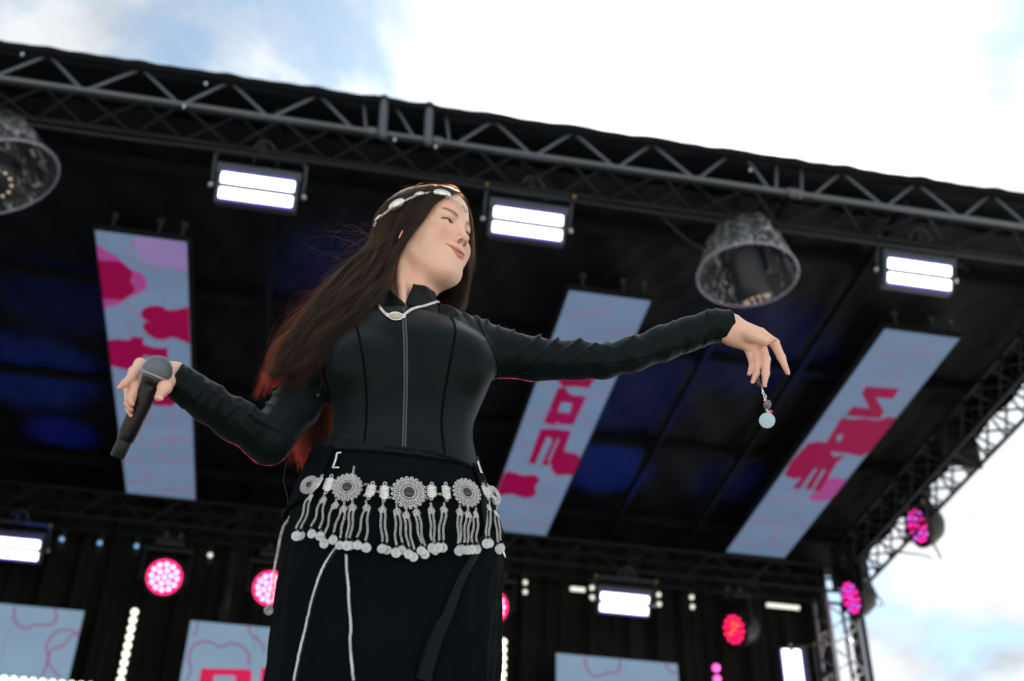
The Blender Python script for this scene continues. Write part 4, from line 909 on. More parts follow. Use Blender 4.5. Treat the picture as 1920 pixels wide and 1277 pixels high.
ribbon(topB, [(756.5, 588), (758, 606), (760, 640), (760.6, 713), (759, 780), (757, 852)], 1.6, 'zip_coil', M['seam'], .0014, .0008)
ribbon(topB, [(667, 606), (675, 639), (685.5, 713), (687, 788), (679, 850)], 4.6, 'seam', M['seam'], .0002, .0009)
ribbon(topB, [(845, 593), (853.6, 622), (841, 693), (831, 755), (828, 797), (834, 852)], 4.6, 'seam', M['seam'], .0002, .0009)
ribbon(topB, [(896, 600), (905, 622), (922, 655), (934, 690), (930, 710)], 1.3, 'seam', M['seam'], .0003, .0007)
ribbon(topB, [(940, 706), (1000, 688), (1080, 685), (1180, 676), (1280, 650), (1350, 632)], 1.1, 'seam', M['seam'], .0003, .0006)
# collar
def collar():
    c0 = JR(765, 617, .03, 70); c1 = JR(765, 563, .03, 50); V = []; F = []; nu, nv = 64, 10
    for j in range(nv+1):
        v = j/nv; c = c0[0]*(1-v)+c1[0]*v; r = c0[1]*(1-v)**1.3+c1[1]*(1-(1-v)**1.3)
        op = .02+.54*max(0, v-.15)/.85
        for i in range(nu+1):
            u = i/nu; a = -math.pi/2-.16-.34*v+op+(2*math.pi-2*op)*u; dz = 0.0
            edge = min(u, 1-u); fl = .006*max(0, 1-edge*9)*v
            wob = .0016*math.sin(a*9+v*5)*v
            V.append(c+np.array([math.cos(a)*(r+fl+wob), math.sin(a)*(r*1.0+fl+wob), -.012*math.sin(a)*0+.004*v*math.sin(a*2)+(.006*v if u > .5 else 0)+.0015*math.sin(a*7)*v-.006*max(0, 1-edge*11)*v+.015*v*abs(math.cos(a))]))
    for j in range(nv):
        for i in range(nu): a = j*(nu+1)+i; F.append((a, a+1, a+nu+2, a+nu+1))
    o = from_data('collar', V, F, M['top']); md = o.modifiers.new('s', 'SOLIDIFY'); md.thickness = .003; md.offset = 0; adopt(o); return o
col_o = collar()
colV = [tuple(v.co) for v in col_o.data.vertices]; colF = [tuple(p.vertices) for p in col_o.data.polygons]
chestB = BVHTree.FromPolygons([tuple(map(float, v)) for v in topV]+colV, [tuple(map(int, q)) for q in topQ]+[tuple(i+len(topV) for i in f) for f in colF])
zp, zn = cast(chestB, 757, 582, .002)
if zp is not None: adopt(MB().box(tuple(zp), (.009, .006, .012), bev=.002).box(tuple(zp+[0, -.003, -.012]), (.005, .003, .014), bev=.001).build('zip_pull', M['onyx']))

# ---- skirt
srows = [(846, 594, 893, .100), (862, 587, 896, .105), (900, 572, 909, .115), (930, 560, 919, .122), (990, 536, 936, .132), (1060, 523, 942, .138), (1125, 513, 938, .138), (1208, 503, 936, .14), (1277, 495, 931, .145), (1500, 470, 930, .15), (1720, 455, 935, .155)]
SD = loftdata(srows); zt, zb = SD[0][-1], max(SD[0][0], SZ+.12)
def skirt_pt(u, v, off=0.0, fold=1.0):
    z = zt+(zb-zt)*v; c = float(cub(np.array([z]), SD[0], SD[1])[0]); A = float(cub(np.array([z]), SD[0], SD[2])[0])+off; B = float(cub(np.array([z]), SD[0], SD[3])[0])+off; a = 2*math.pi*u
    k = min(1, max(0, (v-.12)*2.2))*fold; ww = k*(.0035*math.sin(a*7+2*v)+.0025*math.sin(a*13+5*v+1)+.002*math.sin(a*23-4*v))+.0009*math.sin(a*31+v*60)
    z += .050*math.sin(a)*max(0, 1-v/.30)**1.5; e = 2/2.2; ca, sa = math.cos(a), math.sin(a)
    return np.array([c+(A+ww)*math.copysign(abs(ca)**e, ca), YP+(B+ww)*math.copysign(abs(sa)**e, sa), z])
V, F = [], []
NU, NV = 240, 160
V = [skirt_pt(i/NU, j/NV) for j in range(NV+1) for i in range(NU)]; F = [(j*NU+i, j*NU+(i+1) % NU, (j+1)*NU+(i+1) % NU, (j+1)*NU+i) for j in range(NV) for i in range(NU)]
skirt = from_data('skirt', V, F, M['skirtm']); adopt(skirt); skB = BVHTree.FromPolygons([tuple(map(float, v)) for v in V], F)
def band(v0, v1, off, name, m, u0=0, u1=1, n=200, slant=0.0, thick=.003, drop=None):
    V = []; k = 6
    for j in range(k+1):
        for i in range(n+1):
            u = u0+(u1-u0)*i/n; v = v0+(v1-v0)*j/k+slant*math.sin(2*math.pi*u)
            V.append(skirt_pt(u, v, off+.0012*math.sin(j/k*math.pi)))
    F = [(j*(n+1)+i, j*(n+1)+i+1, (j+1)*(n+1)+i+1, (j+1)*(n+1)+i) for j in range(k) for i in range(n)]
    o = from_data(name, V, F, m); md = o.modifiers.new('s', 'SOLIDIFY'); md.thickness = thick; md.offset = 1; adopt(o); return o
def vof(py): z = onY(750, py, YP)[2]; return (zt-z)/(zt-zb)
band(-.004, vof(871), .003, 'waistband', M['strap'])
band(vof(873), vof(878), .001, 'seam', M['seam'])
band(vof(866), vof(992), .0055, 'skirt_flap', M['skirtm'], .36, .62, thick=.0025)
band(vof(866), vof(1010), .0055, 'skirt_flap', M['skirtm'], .90, 1.12, thick=.0025)
allB = skB
def teeth_line(pts, wpx, name):
    P = smooth_poly(pts, False, 30); o = MB(); acc = 0; last = None
    L_ = [0]
    for i in range(1, len(P)): L_.append(L_[-1]+np.linalg.norm(P[i]-P[i-1]))
    n = int(L_[-1]/2.1)
    for k in range(n):
        s = L_[-1]*k/n; x = np.interp(s, L_, [p[0] for p in P]); y = np.interp(s, L_, [p[1] for p in P]); c, nn = cast(skB, x, y, .0035)
        if c is None: continue
        i = min(int(np.searchsorted(L_, s)), len(P)-1); t = P[i]-P[max(i-1, 0)]; t = t/(np.linalg.norm(t)+1e-9)
        c2, _ = cast(skB, x-t[1]*3, y+t[0]*3, .0035)
        d = (c2-c) if c2 is not None else RT*.001; d /= np.linalg.norm(d); w_ = wpx*.0011; e = np.cross(nn, d)
        R = Matrix((tuple(d), tuple(e), tuple(nn))).transposed(); o.box(tuple(c), (w_, .00125, .0016), R)
    o = o.build(name, M['silver']); o['kind'] = 'stuff'; return adopt(o)
ribbon(skB, [(665.5, 876), (663, 890), (660, 905)], 7, 'zip_tape', M['strap'], .0005, .001); teeth_line([(665.5, 876), (663, 890), (660, 905)], 3.6, 'zip_teeth')
zA = [(632, 1028), (605, 1070), (590.7, 1112), (581, 1150), (573.8, 1182), (563, 1229), (554, 1279)]; zB_ = [(649, 1040), (653, 1109), (657, 1161), (659.7, 1234), (666, 1279)]
ribbon(skB, zA, 9, 'zip_tape', M['strap'], .0008, .0015); teeth_line(zA, 3.4, 'zip_teeth'); ribbon(skB, zB_, 9, 'zip_tape', M['strap'], .0008, .0015); teeth_line(zB_, 3.6, 'zip_teeth')
ribbon(skB, [(900, 905), (904, 960), (907, 1000), (886, 1039), (852, 1109), (836, 1155), (818.5, 1198), (792.5, 1279)], [10, 11, 12, 13, 16, 20, 26, 30], 'hanging_strap', M['strap'], .007, .002)
shoe = MB()
for l in legs:
    a = l[3][0]; b = l[4][0]; shoe.tube([a+[0, .09, -.0], a+[0, .04, 0], a, (a+b)/2, b, b-[0, .03, .0]], [.03, .042, .042, .042, .036, .015], 14)
    o = shoe.build('shoe', M['onyx']); adopt(o); shoe = MB()

# metal loops on the waistband
def wire(bv, pts, r, name, m, lift=.006, n=6, cyc=False):
    P = smooth_poly(pts, cyc, n); Q = []
    for p in P:
        c, nn = cast(bv, *p, lift)
        if c is not None and (not Q or np.linalg.norm(c-Q[-1]) < .05): Q.append(c)
    if len(Q) < 2: return None
    return adopt(MB().tube(Q, r, 8).build(name, m))
wire(skB, [(641.5, 855), (635, 856), (632, 866), (628.5, 880), (630, 883), (638, 883)], .0019, 'waist_loop', M['silver2'], .008)
wire(skB, [(889, 871), (893, 884), (896, 893)], .0025, 'waist_loop', M['silver2'], .009)
p = J(936.5, 1012, -.03); q = J(946.5, 1046, -.03); adopt(MB().tube([p, q], .0022, 8).build('strap_end', M['silver2']))

# ---- coin belt
belt = empty('coin_belt'); belt.parent = person; belt.location = -Vector(person.location)
def frame(nn, upv=(0, 0, 1)):
    n = np.array(nn); u = np.cross(np.array(upv, float), n); u /= np.linalg.norm(u); v = np.cross(n, u); return Matrix((tuple(u), tuple(v), tuple(n))).transposed()
def medallion_mesh(R=.033):
    m = MB()
    def torus(cx, cy, r, t, z=0.0, nu=10, nv=5):
        m.tube([(cx+r*math.cos(2*math.pi*i/nu), cy+r*math.sin(2*math.pi*i/nu), z) for i in range(nu)], t, nv, closed=True)
    m.lathe([(R*.0, .0002), (R*.62, .0002), (R*.62, .0010), (R*.60, .0016), (R*.58, .0028), (R*.50, .0030), (R*.30, .0028)], n=36, cap=False, mi=2)
    for k in range(20):
        a = 2*math.pi*k/20; torus(R*.93*math.cos(a), R*.93*math.sin(a), R*.085, R*.035, .001)
        torus(R*.78*math.cos(a+.157), R*.78*math.sin(a+.157), R*.068, R*.03, .0022)
        torus(R*.65*math.cos(a), R*.65*math.sin(a), R*.05, R*.026, .0028, 8, 4)
    for k in range(26):
        a = 2*math.pi*k/26; m.ball((R*.49*math.cos(a), R*.49*math.sin(a), .0035), R*.040, 6)
    torus(0, 0, R*.37, R*.03, .0042, 28, 6); torus(0, 0, R*.57, R*.025, .0034, 36, 5)
    m.ball((0, 0, .003), R*.32, 18, 1, (1, 1, .5)); return m.mesh('medallion', [M['silver'], M['onyx'], M['silver_dk']])
M['silver_dk'] = mat('oxidised silver', (.20, .19, .17), .45, .9, noise=.4, nscale=300)
med = medallion_mesh()
def orient(ob, c, nn, rot=0.0, s=1.0, parent=None):
    R = frame(nn) @ Matrix.Rotation(rot, 3, 'Z'); ob.matrix_basis = Matrix.LocRotScale(Vector(c), R.to_quaternion(), Vector((s, s, s)) if not hasattr(s, '__len__') else Vector(s)); return ob
def new(name, me, parent): o = bpy.data.objects.new(name, me); COL.objects.link(o); o.parent = parent; return o
Z6 = lambda x, y: (x/4.085+490, y/4.085+830)
camdir = lambda c: (CAM-c)/np.linalg.norm(CAM-c)
for x, y, rz in [(668, 372, 115), (1120, 412, 132), (1546, 410, 118), (395, 352, 78), (1742, 425, 80)]:
    c, nn = cast(skB, *Z6(x, y), .010)
    if c is None: continue
    nn = nn*.75+camdir(c)*.35; nn /= np.linalg.norm(nn); k = float((c-CAM)@FW)/FPX
    orient(new('medallion', med, belt), c, nn, random.random(), rz/4.085*k/.033)
def barmesh():
    m = MB(); m.box((0, 0, 0), (.0105, .026, .003), bev=.0012)
    for i in range(7): m.box((0, -.011+i*.00365, .0018), (.0112, .0016, .0022), bev=.0005)
    m.tube([(.0028*math.cos(t), .0165+.0034*math.sin(t), .001) for t in np.linspace(0, 2*math.pi, 11)[:-1]], .0009, 5, closed=True)
    m.tube([(.0024*math.cos(t), -.0160+.0030*math.sin(t), .001) for t in np.linspace(0, 2*math.pi, 11)[:-1]], .0008, 5, closed=True)
    for s in (-1, 1):
        for i in range(5): m.ball((s*.0065, -.009+i*.0045, .001), .0021, 6)
    return m.mesh('bar_link', M['silver'])
bar = barmesh()
for x, y, r in [(458, 345, -.22), (527, 348, -.15), (845, 402, -.10), (935, 407, 0), (1295, 405, 0), (1392, 405, .03), (1688, 405, .08), (1728, 415, .25)]:
    c, nn = cast(skB, *Z6(x, y), .010)
    if c is not None: orient(new('bar_link', bar, belt), c, nn, r, 1.02)
def chainmesh(pts, L=.0054, r=.00055, w=.0017):
    P = [np.array(p) for p in pts]; S = [0]
    for i in range(1, len(P)): S.append(S[-1]+np.linalg.norm(P[i]-P[i-1]))
    m = MB(); n = max(2, int(S[-1]/(L*.62))); A = np.array(P)
    for k in range(n):
        s = S[-1]*(k+.5)/n; c = np.array([np.interp(s, S, A[:, i]) for i in range(3)]); e = np.array([np.interp(min(s+.002, S[-1]), S, A[:, i]) for i in range(3)])-np.array([np.interp(max(s-.002, 0), S, A[:, i]) for i in range(3)])
        e /= np.linalg.norm(e)+1e-9; u = np.cross(e, FW); u /= np.linalg.norm(u)+1e-9; v = np.cross(e, u); th = .6 if k % 2 else -.75; q = u*math.cos(th)+v*math.sin(th)
        m.tube([c+e*L*.42*math.cos(t)+q*w*math.sin(t) for t in np.linspace(0, 2*math.pi, 9)[:-1]], r, 4, closed=True)
    return m
for a, b in [((497, 350), (510, 352)), ((868, 402), (915, 408)), ((1318, 418), (1366, 418)), ((790, 345), (825, 350)), ((970, 370), (1000, 372)), ((970, 450), (1000, 452)), ((1240, 372), (1272, 372)), ((1240, 455), (1272, 455)), ((1410, 380), (1440, 380)), ((1410, 455), (1440, 455)), ((548, 320), (575, 325)), ((790, 432), (822, 437)), ((430, 350), (445, 350))]:
    P = [cast(skB, *Z6(a[0]+(b[0]-a[0])*t, a[1]+(b[1]-a[1])*t), .010)[0] for t in np.linspace(0, 1, 5)]
    P = [p for p in P if p is not None]
    if len(P) > 1: o = chainmesh(P).build('link_chain', M['silver']); o.parent = belt
coin_b = MB(); coin_b.lathe([(.0, .0), (.0095, .0), (.0100, .0003), (.0100, .0012), (.0094, .0016), (.0086, .0010), (.0068, .0010), (.0063, .0013), (.0054, .0013), (.0050, .0010), (0, .0010)], n=26, cap=False)
for k in range(5): coin_b.ball((.0032*math.cos(k*1.256), .0032*math.sin(k*1.256), .0013), .0013, 6, sc=(1, 1, .4))
coin_b.tube([(.0018*math.cos(t), .0112+.0018*math.sin(t), .0006) for t in np.linspace(0, 2*math.pi, 9)[:-1]], .0005, 4, closed=True)
coin = coin_b.mesh('coin', M['coin'])
ros = MB()
for k in range(6): a = math.pi/3*k; ros.tube([(.0036*math.cos(a)+.0017*math.cos(t), .0036*math.sin(a)+.0017*math.sin(t), 0) for t in np.linspace(0, 2*math.pi, 9)[:-1]], .00065, 4, closed=True)
ros.ball((0, 0, .0004), .0012, 6); ros = ros.mesh('rosette', M['silver'])
T = [((405, 440), [(300, 742), (335, 738)]), ((492, 465), [(405, 725), (466, 742)]), ((580, 505), [(500, 793)]), ((640, 533), [(580, 775), (612, 812)]), ((700, 520), [(652, 815), (682, 812)]), ((812, 525), [(757, 817), (808, 828)]),
     ((930, 540), [(930, 847), (964, 850)]), ((1035, 552), [(1025, 868), (1070, 845)]), ((1105, 582), [(1118, 885), (1152, 900)]), ((1180, 562), [(1200, 853), (1224, 868)]), ((1285, 540), [(1280, 825), (1312, 847)]), ((1388, 540), [(1345, 835), (1380, 830)]),
     ((1503, 555), [(1483, 855), (1510, 845)]), ((1565, 575), [(1538, 852), (1562, 848)]), ((1612, 570), [(1585, 845), (1612, 830)]), ((1712, 520), [(1695, 802), (1720, 795)]), ((1768, 565), [(1762, 832), (1798, 825)])]
for (rx, ry), cs in T:
    c, nn = cast(skB, *Z6(rx, ry), .0095)
    if c is None: continue
    orient(new('rosette', ros, belt), c, nn, 0, 1.25)
    t_, _ = cast(skB, *Z6(rx+(8 if rx < 700 else 0), ry-55), .0095)
    if t_ is not None: o = chainmesh([t_, c]).build('drop_chain', M['silver']); o.parent = belt
    for j, (x, y) in enumerate(cs):
        e, ne = cast(skB, *Z6(x, y), .0085+.0022*(len(cs)-j)); 
        if e is None: continue
        nq = ne*.7+camdir(e)*.35+np.array([random.uniform(-.28, .28), 0, random.uniform(-.25, .25)]); nq /= np.linalg.norm(nq)
        orient(new('coin', coin, belt), e, nq, random.uniform(-.3, .3), random.uniform(.74, .86)); st0 = c+RT*(j-.5)*.007
        tp = e+UP*.0125; mids = [st0+(tp-st0)*t+nn*.001*math.sin(t*7)+RT*.0012*math.sin(t*9+rx) for t in np.linspace(.06, 1, 7)]
        o = chainmesh(mids).build('drop_chain', M['silver']); o.parent = belt
ch = [J(573, 925.5, -.02), J(560, 945, -.03), J(546, 967, -.035), J(531.6, 986.7, -.04), J(525, 1010, -.04), J(521.8, 1030.7, -.04), J(513, 1075, -.04), J(511, 1109, -.04), J(505, 1128, -.04)]
o = chainmesh(ch, .0062, .0008, .0024).build('long_chain', M['silver']); o.parent = belt
o = new('coin', coin, belt); orient(o, J(503.5, 1144.5, -.04), camdir(J(503, 1144, -.04))+np.array([.3, 0, -.2]), 0, .8)

# ---- necklace
nk = [(693.6, 552.6), (701, 566.6), (713, 581), (722, 591), (733, 596)]; nk2 = [(750, 596), (757.5, 593.7), (771.5, 584), (790, 578), (804, 573), (819, 567)]
neck = empty('necklace'); neck.parent = person; neck.location = -Vector(person.location)
for seg in (nk, nk2):
    P = []
    for p in smooth_poly(seg, False, 4):
        c, nn = cast(chestB, *p, .004)
        if c is not None and (not P or np.linalg.norm(c-P[-1]) < .06): P.append(c)
    o = chainmesh(P, .0066, .0011, .0028).build('chain', M['silver2']); o.parent = neck
c, nn = cast(chestB, 741.5, 598, .006)
pm = MB(); pm.ball((0, 0, 0), .0125, 20, 0, (1, .62, .42)); pd = pm.mesh('stone', M['pearl']); orient(new('stone', pd, neck), c, nn*.6+camdir(c)*.5, 0, 1)
pm = MB(); pm.tube([(.0132*math.cos(t), .0086*math.sin(t), 0) for t in np.linspace(0, 2*math.pi, 25)[:-1]], .0014, 6, closed=True)
for s in (-1, 1): pm.ball((s*.0155, .003, 0), .0026, 8).ball((s*.0155, -.002, 0), .0024, 8).ball((s*.018, .001, 0), .002, 8)
orient(new('setting', pm.mesh('setting', M['silver2']), neck), c, nn*.6+camdir(c)*.5, 0, 1)

# ---- microphone (held, so a thing of its own)
mb_, _ = JR(295, 695, -.20, 28); mt = J(219, 858, -.12); ax = (mt-mb_)/np.linalg.norm(mt-mb_); Lm = np.linalg.norm(mt-mb_)
mic = empty('microphone', tuple(mb_), label='cordless black microphone with grey wire ball grille in the lowered hand of the singer', cat='microphone')
RB = 28*float((mb_-CAM)@FW)/FPX
def grille():
    m = bpy.data.materials.new('grille'); m.use_nodes = True; n = m.node_tree.nodes; l = m.node_tree.links; b = n['Principled BSDF']; b.inputs['Metallic'].default_value = .85; b.inputs['Roughness'].default_value = .42
    b.inputs['Base Color'].default_value = (.30, .33, .36, 1); return m
M['micblk'] = mat('mic body black', (.006, .006, .007), .3, spec=.3); M['grille'] = grille(); M['foam'] = mat('dark foam', (.01, .011, .012), .9)
MB().ball((0, 0, 0), RB*.92, 32).build('foam_core', M['foam'], mic)
gm = MB(); fr = np.array(frame(ax))
nw = 9   # woven wires: two families of great-circle-like loops
for fam in (0, 1):
    base = RT*.75+(UP if fam else -UP)*.66
    base = base/np.linalg.norm(base); u = np.cross(base, ax); u /= np.linalg.norm(u); v = np.cross(base, u)
    for k in range(nw*2+1):
        h = (k-nw)/(nw+.6)*RB*.985; r = math.sqrt(max(1e-9, (RB*.985)**2-h*h))
        gm.tube([base*h+r*(math.cos(t)*u+math.sin(t)*v)*(1+.006*math.sin(k*math.pi+t*22)) for t in np.linspace(0, 2*math.pi, 61)[:-1]], RB*.027, 4, closed=True)
gm.build('grille', M['grille'], mic)['kind'] = 'stuff'
MB().lathe([(RB*.965, RB*.28), (RB*1.005, RB*.30), (RB*1.01, RB*.42), (RB*.95, RB*.45)], (0, 0, 0), ax, 40, cap=False).build('grille_band', M['grille'], mic)
rr = RB
MB().lathe([(rr*.80, rr*.62), (rr*.76, rr*.80), (rr*.70, rr*.98), (rr*.68, rr*1.05), (rr*.66, rr*1.06), (rr*.66, rr*1.10), (rr*.68, rr*1.12), (rr*.66, rr*1.5), (rr*.64, rr*2.4), (rr*.62, Lm*.72), (rr*.56, Lm*.80), (rr*.55, Lm*.805)], (0, 0, 0), ax, 36).build('handle', M['micblk'], mic)
MB().lathe([(rr*.47, Lm*.80), (rr*.49, Lm*.82), (rr*.49, Lm*.985), (rr*.42, Lm*1.0), (0, Lm*1.002)], (0, 0, 0), ax, 32, cap=False).build('antenna_cap', M['blk2'], mic)

# ---- coin pendant dangling from the fingers
zc = lambda x, y, d=0.0: J(x/4.911+1330, y/4.911+560, LH+d)
M['disc_grey'] = mat('grey disc', (.16, .17, .17), .4, .5); M['disc'] = mat('brushed disc', (.46, .60, .68), .6, .25, spec=.3)
pe = empty('hanging_pendant', tuple(zc(455, 740)), label='two blank silver discs hanging on a short chain from the outstretched fingers', cat='pendant'); po = zc(455, 740)
def bl(m_, name, mt): o = m_.build(name, mt, pe); return o
tr = lambda P: [p-po for p in P]
bl(chainmesh(tr([zc(455, 730), zc(450, 780), zc(470, 800)]), .0075, .0012, .0032), 'knotted_chain', M['silver_dk'])
bl(MB().tube(tr([zc(478, 800), zc(498, 870)]), .0014, 8), 'swivel_pin', M['silver2'])
bl(chainmesh(tr([zc(490, 860), zc(512, 900), zc(516, 940)]), .0095, .0011, .0028), 'link', M['silver2'])
def disc(x, y, rpx, nrm, mt, name, tk=.0012):
    c = zc(x, y); k = float((c-CAM)@FW)/FPX/4.911; m_ = MB().lathe([(0, -tk/2), (rpx*k*.97, -tk/2), (rpx*k, -tk/4), (rpx*k, tk/4), (rpx*k*.97, tk/2), (0, tk/2)], n=40, cap=False)
    o = bpy.data.objects.new(name, m_.mesh(name, mt)); COL.objects.link(o); o.parent = pe; n = camdir(c)+np.array(nrm); n /= np.linalg.norm(n); orient(o, c-po, n)
disc(535, 978, 46, (.75, .1, -.1), M['disc_grey'], 'small_disc', .0025)
disc(532, 1122, 73, (-.05, 0, .22), M['disc'], 'large_disc')
bl(chainmesh(tr([zc(528, 1020), zc(545, 1050)]), .007, .0010, .0024), 'link', M['silver2'])
o = MB().box(tuple(zc(562, 1048, .004)-po), (.006, .001, .012), Matrix.Rotation(.5, 3, 'Y')).build('pink_tab', M['scr_pink'] if False else mat('pink tab', (.7, .02, .2), .4), pe)
# monitor cable on the top
wire(topB, [(609, 626), (608, 650), (604, 700), (597, 732)], .0009, 'monitor_cable', M['blk2'], .004)
c, nn = cast(topB, 590, 744, .008)
if c is not None: adopt(MB().ball(tuple(c), .005, 10).build('earpiece', M['blk2']))
cb = MB(); cb.tube([J(548, 842, .03), J(536, 870, .03), J(531, 900, .03), J(538, 925, .03), J(541, 950, .03), J(531, 958, .02), J(528, 970, .02)], .0009, 5); adopt(cb.build('cable', M['blk2']))
# ---- hair
hm = bpy.data.materials.new('dark brown hair'); hm.use_nodes = True; n_ = hm.node_tree.nodes; n_.clear(); ho = n_.new('ShaderNodeOutputMaterial'); hb = n_.new('ShaderNodeBsdfHairPrincipled')
hb.parametrization = 'MELANIN'; hb.inputs['IOR'].default_value = 1.38; hb.inputs['Melanin'].default_value = .94; hb.inputs['Melanin Redness'].default_value = .95; hb.inputs['Roughness'].default_value = .28; hb.inputs['Radial Roughness'].default_value = .4; hb.inputs['Random Color'].default_value = .55
hm.node_tree.links.new(hb.outputs[0], ho.inputs[0])
EC = np.array([0, -.026, .041]); ER = np.array([.076, .100, .084])
_th = np.linspace(0, math.pi, 73); _ph = np.linspace(-math.pi, math.pi, 145)
_D = np.stack([np.sin(_th)[:, None]*np.cos(_ph), np.sin(_th)[:, None]*np.sin(_ph), np.cos(_th)[:, None]+0*_ph], -1); _R = (1/np.linalg.norm(_D/ER, axis=-1)).reshape(-1)
for _ in range(7): _R = _R-head_c(EC+_D.reshape(-1, 3)*_R[:, None])
_R = np.clip(_R, .06, .12).reshape(73, 145)
def scalp(d, lift):
    """point where direction d (from the skull centre) leaves the skull, lifted"""
    x, y, z = [float(v) for v in d]; l = math.sqrt(x*x+y*y+z*z); x, y, z = x/l, y/l, z/l
    a = math.acos(max(-1, min(1, z)))/math.pi*72; b = (math.atan2(y, x)+math.pi)/(2*math.pi)*144; i = min(int(a), 71); j = min(int(b), 143); u = a-i; v = b-j
    r = _R[i, j]*(1-u)*(1-v)+_R[i+1, j]*u*(1-v)+_R[i, j+1]*(1-u)*v+_R[i+1, j+1]*u*v+lift
    return EC+np.array([x*r, y*r, z*r])
strands = []
# each sheet: flow over the head from the parting, then through the air / over the shoulder
def lerp(a, b, t): return a+(b-a)*t
down = {  # level: (front edge, back edge) in photo coordinates with depth offset of the sheet plane
 'near': [((748, 476, -.045), (676, 478, .015)), ((733, 524, -.050), (640, 520, -.0)), ((704, 562, -.066), (602, 566, -.03)), ((662, 604, -.074), (566, 612, -.045)), ((628, 642, -.074), (535, 655, -.05)), ((592, 682, -.07), (508, 696, -.05)), ((556, 706, -.06), (492, 719, -.05))]}
def spline(P, n):
    P = np.array(P); L = np.concatenate([[0], np.cumsum(np.sqrt(((P[1:]-P[:-1])**2).sum(1))+1e-6)]); L /= L[-1]
    t = np.linspace(0, 1, n); i = np.clip(np.searchsorted(L, t)-1, 0, len(L)-2); x0 = L[i]; h = L[i+1]-x0; q = ((t-x0)/h)[:, None]; g = np.gradient(P, L, axis=0); h = h[:, None]
    return (2*q**3-3*q**2+1)*P[i]+(q**3-2*q**2+q)*h*g[i]+(-2*q**3+3*q**2)*P[i+1]+(q**3-q**2)*h*g[i+1]
NP_ = 22
headB = bvh_of(headV, headQ)
def hd(px, py):
    for _ in range(40):
        c, n = cast(headB, px, py)
        if c is not None: q = w2h(c[None])[0]-EC; return q/np.linalg.norm(q)
        px += (780-px)*.03; py += (425-py)*.03
FD = [hd(814, 386), hd(797, 411), hd(778, 434)]; BD = [hd(722, 382), hd(703, 405), hd(700, 432)]
def near_guide(s, layer, r):
    """s 0: from the forehead hairline, 1: from the back of the crown; layer 0 deep .. 1 top"""
    part_a = lerp(.50, 2.6, s)     # angle along the midline, front to back
    root = np.array([.006, math.cos(part_a), math.sin(part_a)])
    l = .004+.010*layer; P = [h2w(scalp(root, .003+l*.4))]
    rn = root/np.linalg.norm(root)
    for i in range(3):
        d_ = lerp(FD[i], BD[i], s); d_ = d_/np.linalg.norm(d_)
        if i == 0: m_ = rn+d_; m_ = m_/np.linalg.norm(m_); P.append(h2w(scalp(m_, l*.9)))
        P.append(h2w(scalp(d_, l*(1.0, 1.0, .9)[i])))
    return P
rng = np.random.default_rng(11)
def add(P, r0, wave=.004, fr=.0015, n=NP_, tip=.25, pf=None):
    Q = spline(P, n); t = np.linspace(0, 1, n)[:, None]; ph, f = (pf[0]+rng.normal(0, .35, 3), pf[1]) if pf else (rng.uniform(0, 6.28, 3), rng.uniform(5, 9))
    Q = Q+wave*np.clip(t*1.6-.45, 0, 1)*np.concatenate([np.sin(f*t+ph[0]), np.sin(f*t+ph[1])*.6, np.sin(f*t+ph[2])*.5], 1)
    Q = Q+np.cumsum(rng.normal(0, fr, (n, 3)), 0)*.25*np.clip(t*1.4-.3, 0, 1)
    strands.append((Q, r0*(1-(1-tip)*t[:, 0]**2)))
# clumps
NC = 260
for c in range(NC):
    s = (c+rng.uniform(0, 1))/NC; s0 = s; lay = rng.uniform(0, 1); hp = near_guide(s, lay, rng)
    sj = np.clip(s+rng.normal(0, .10), 0, 1); cut = rng.uniform(.62, 1.0)**.8
    D = []
    for i, (a, b) in enumerate(down['near']):
        p = lerp(np.array(a, float), np.array(b, float), lerp(s, sj, min(1, i/4))); k = i/6
        D.append(J(p[0]+rng.normal(0, 2+8*k), p[1]+rng.normal(0, 2+10*k), p[2]-.010*lay+.028*(1-lay)+rng.normal(0, .003)))
    m = len(D); D = D[:max(4, int(round(m*cut)))]
    wv = rng.uniform(.006, .014)
    pf = (rng.uniform(0, 6.28, 3), rng.uniform(6, 11))
    for k in range(46):
        w = rng.normal(0, 1, 2); spread = np.array([w[0]*.0026, w[1]*.0024, w[0]*w[1]*.001])
        hp2 = near_guide(np.clip(s+rng.normal(0, .012), 0, 1), np.clip(lay+rng.normal(0, .08), 0, 1.1), rng)
        P = list(hp2)+[d+spread*(.9+1.6*i/len(D)) for i, d in enumerate(D)]
        add(P, rng.uniform(.00016, .00030), wv, .0013, pf=pf)
# longer tails behind the arm and the back of the head
for c in range(60):
    lay = rng.uniform(0, 1); s = rng.uniform(.55, 1); hp = near_guide(s, lay*.5, rng); x = rng.uniform(0, 1)
    D = [J(lerp(745, 690, x), 480, .05), J(lerp(720, 650, x), 560, .07), J(lerp(675, 610, x), 640, .10), J(lerp(640, 575, x), 720, .10), J(lerp(625, 560, x), 790, .09), J(lerp(618, 565, x)+rng.normal(0, 6), rng.uniform(835, 885), .08)]
    for k in range(34): 
        w = rng.normal(0, .0042, 3); add(list(hp)+[d+w*(.6+.3*i) for i, d in enumerate(D)], rng.uniform(.00016, .0003), .006, .0013)
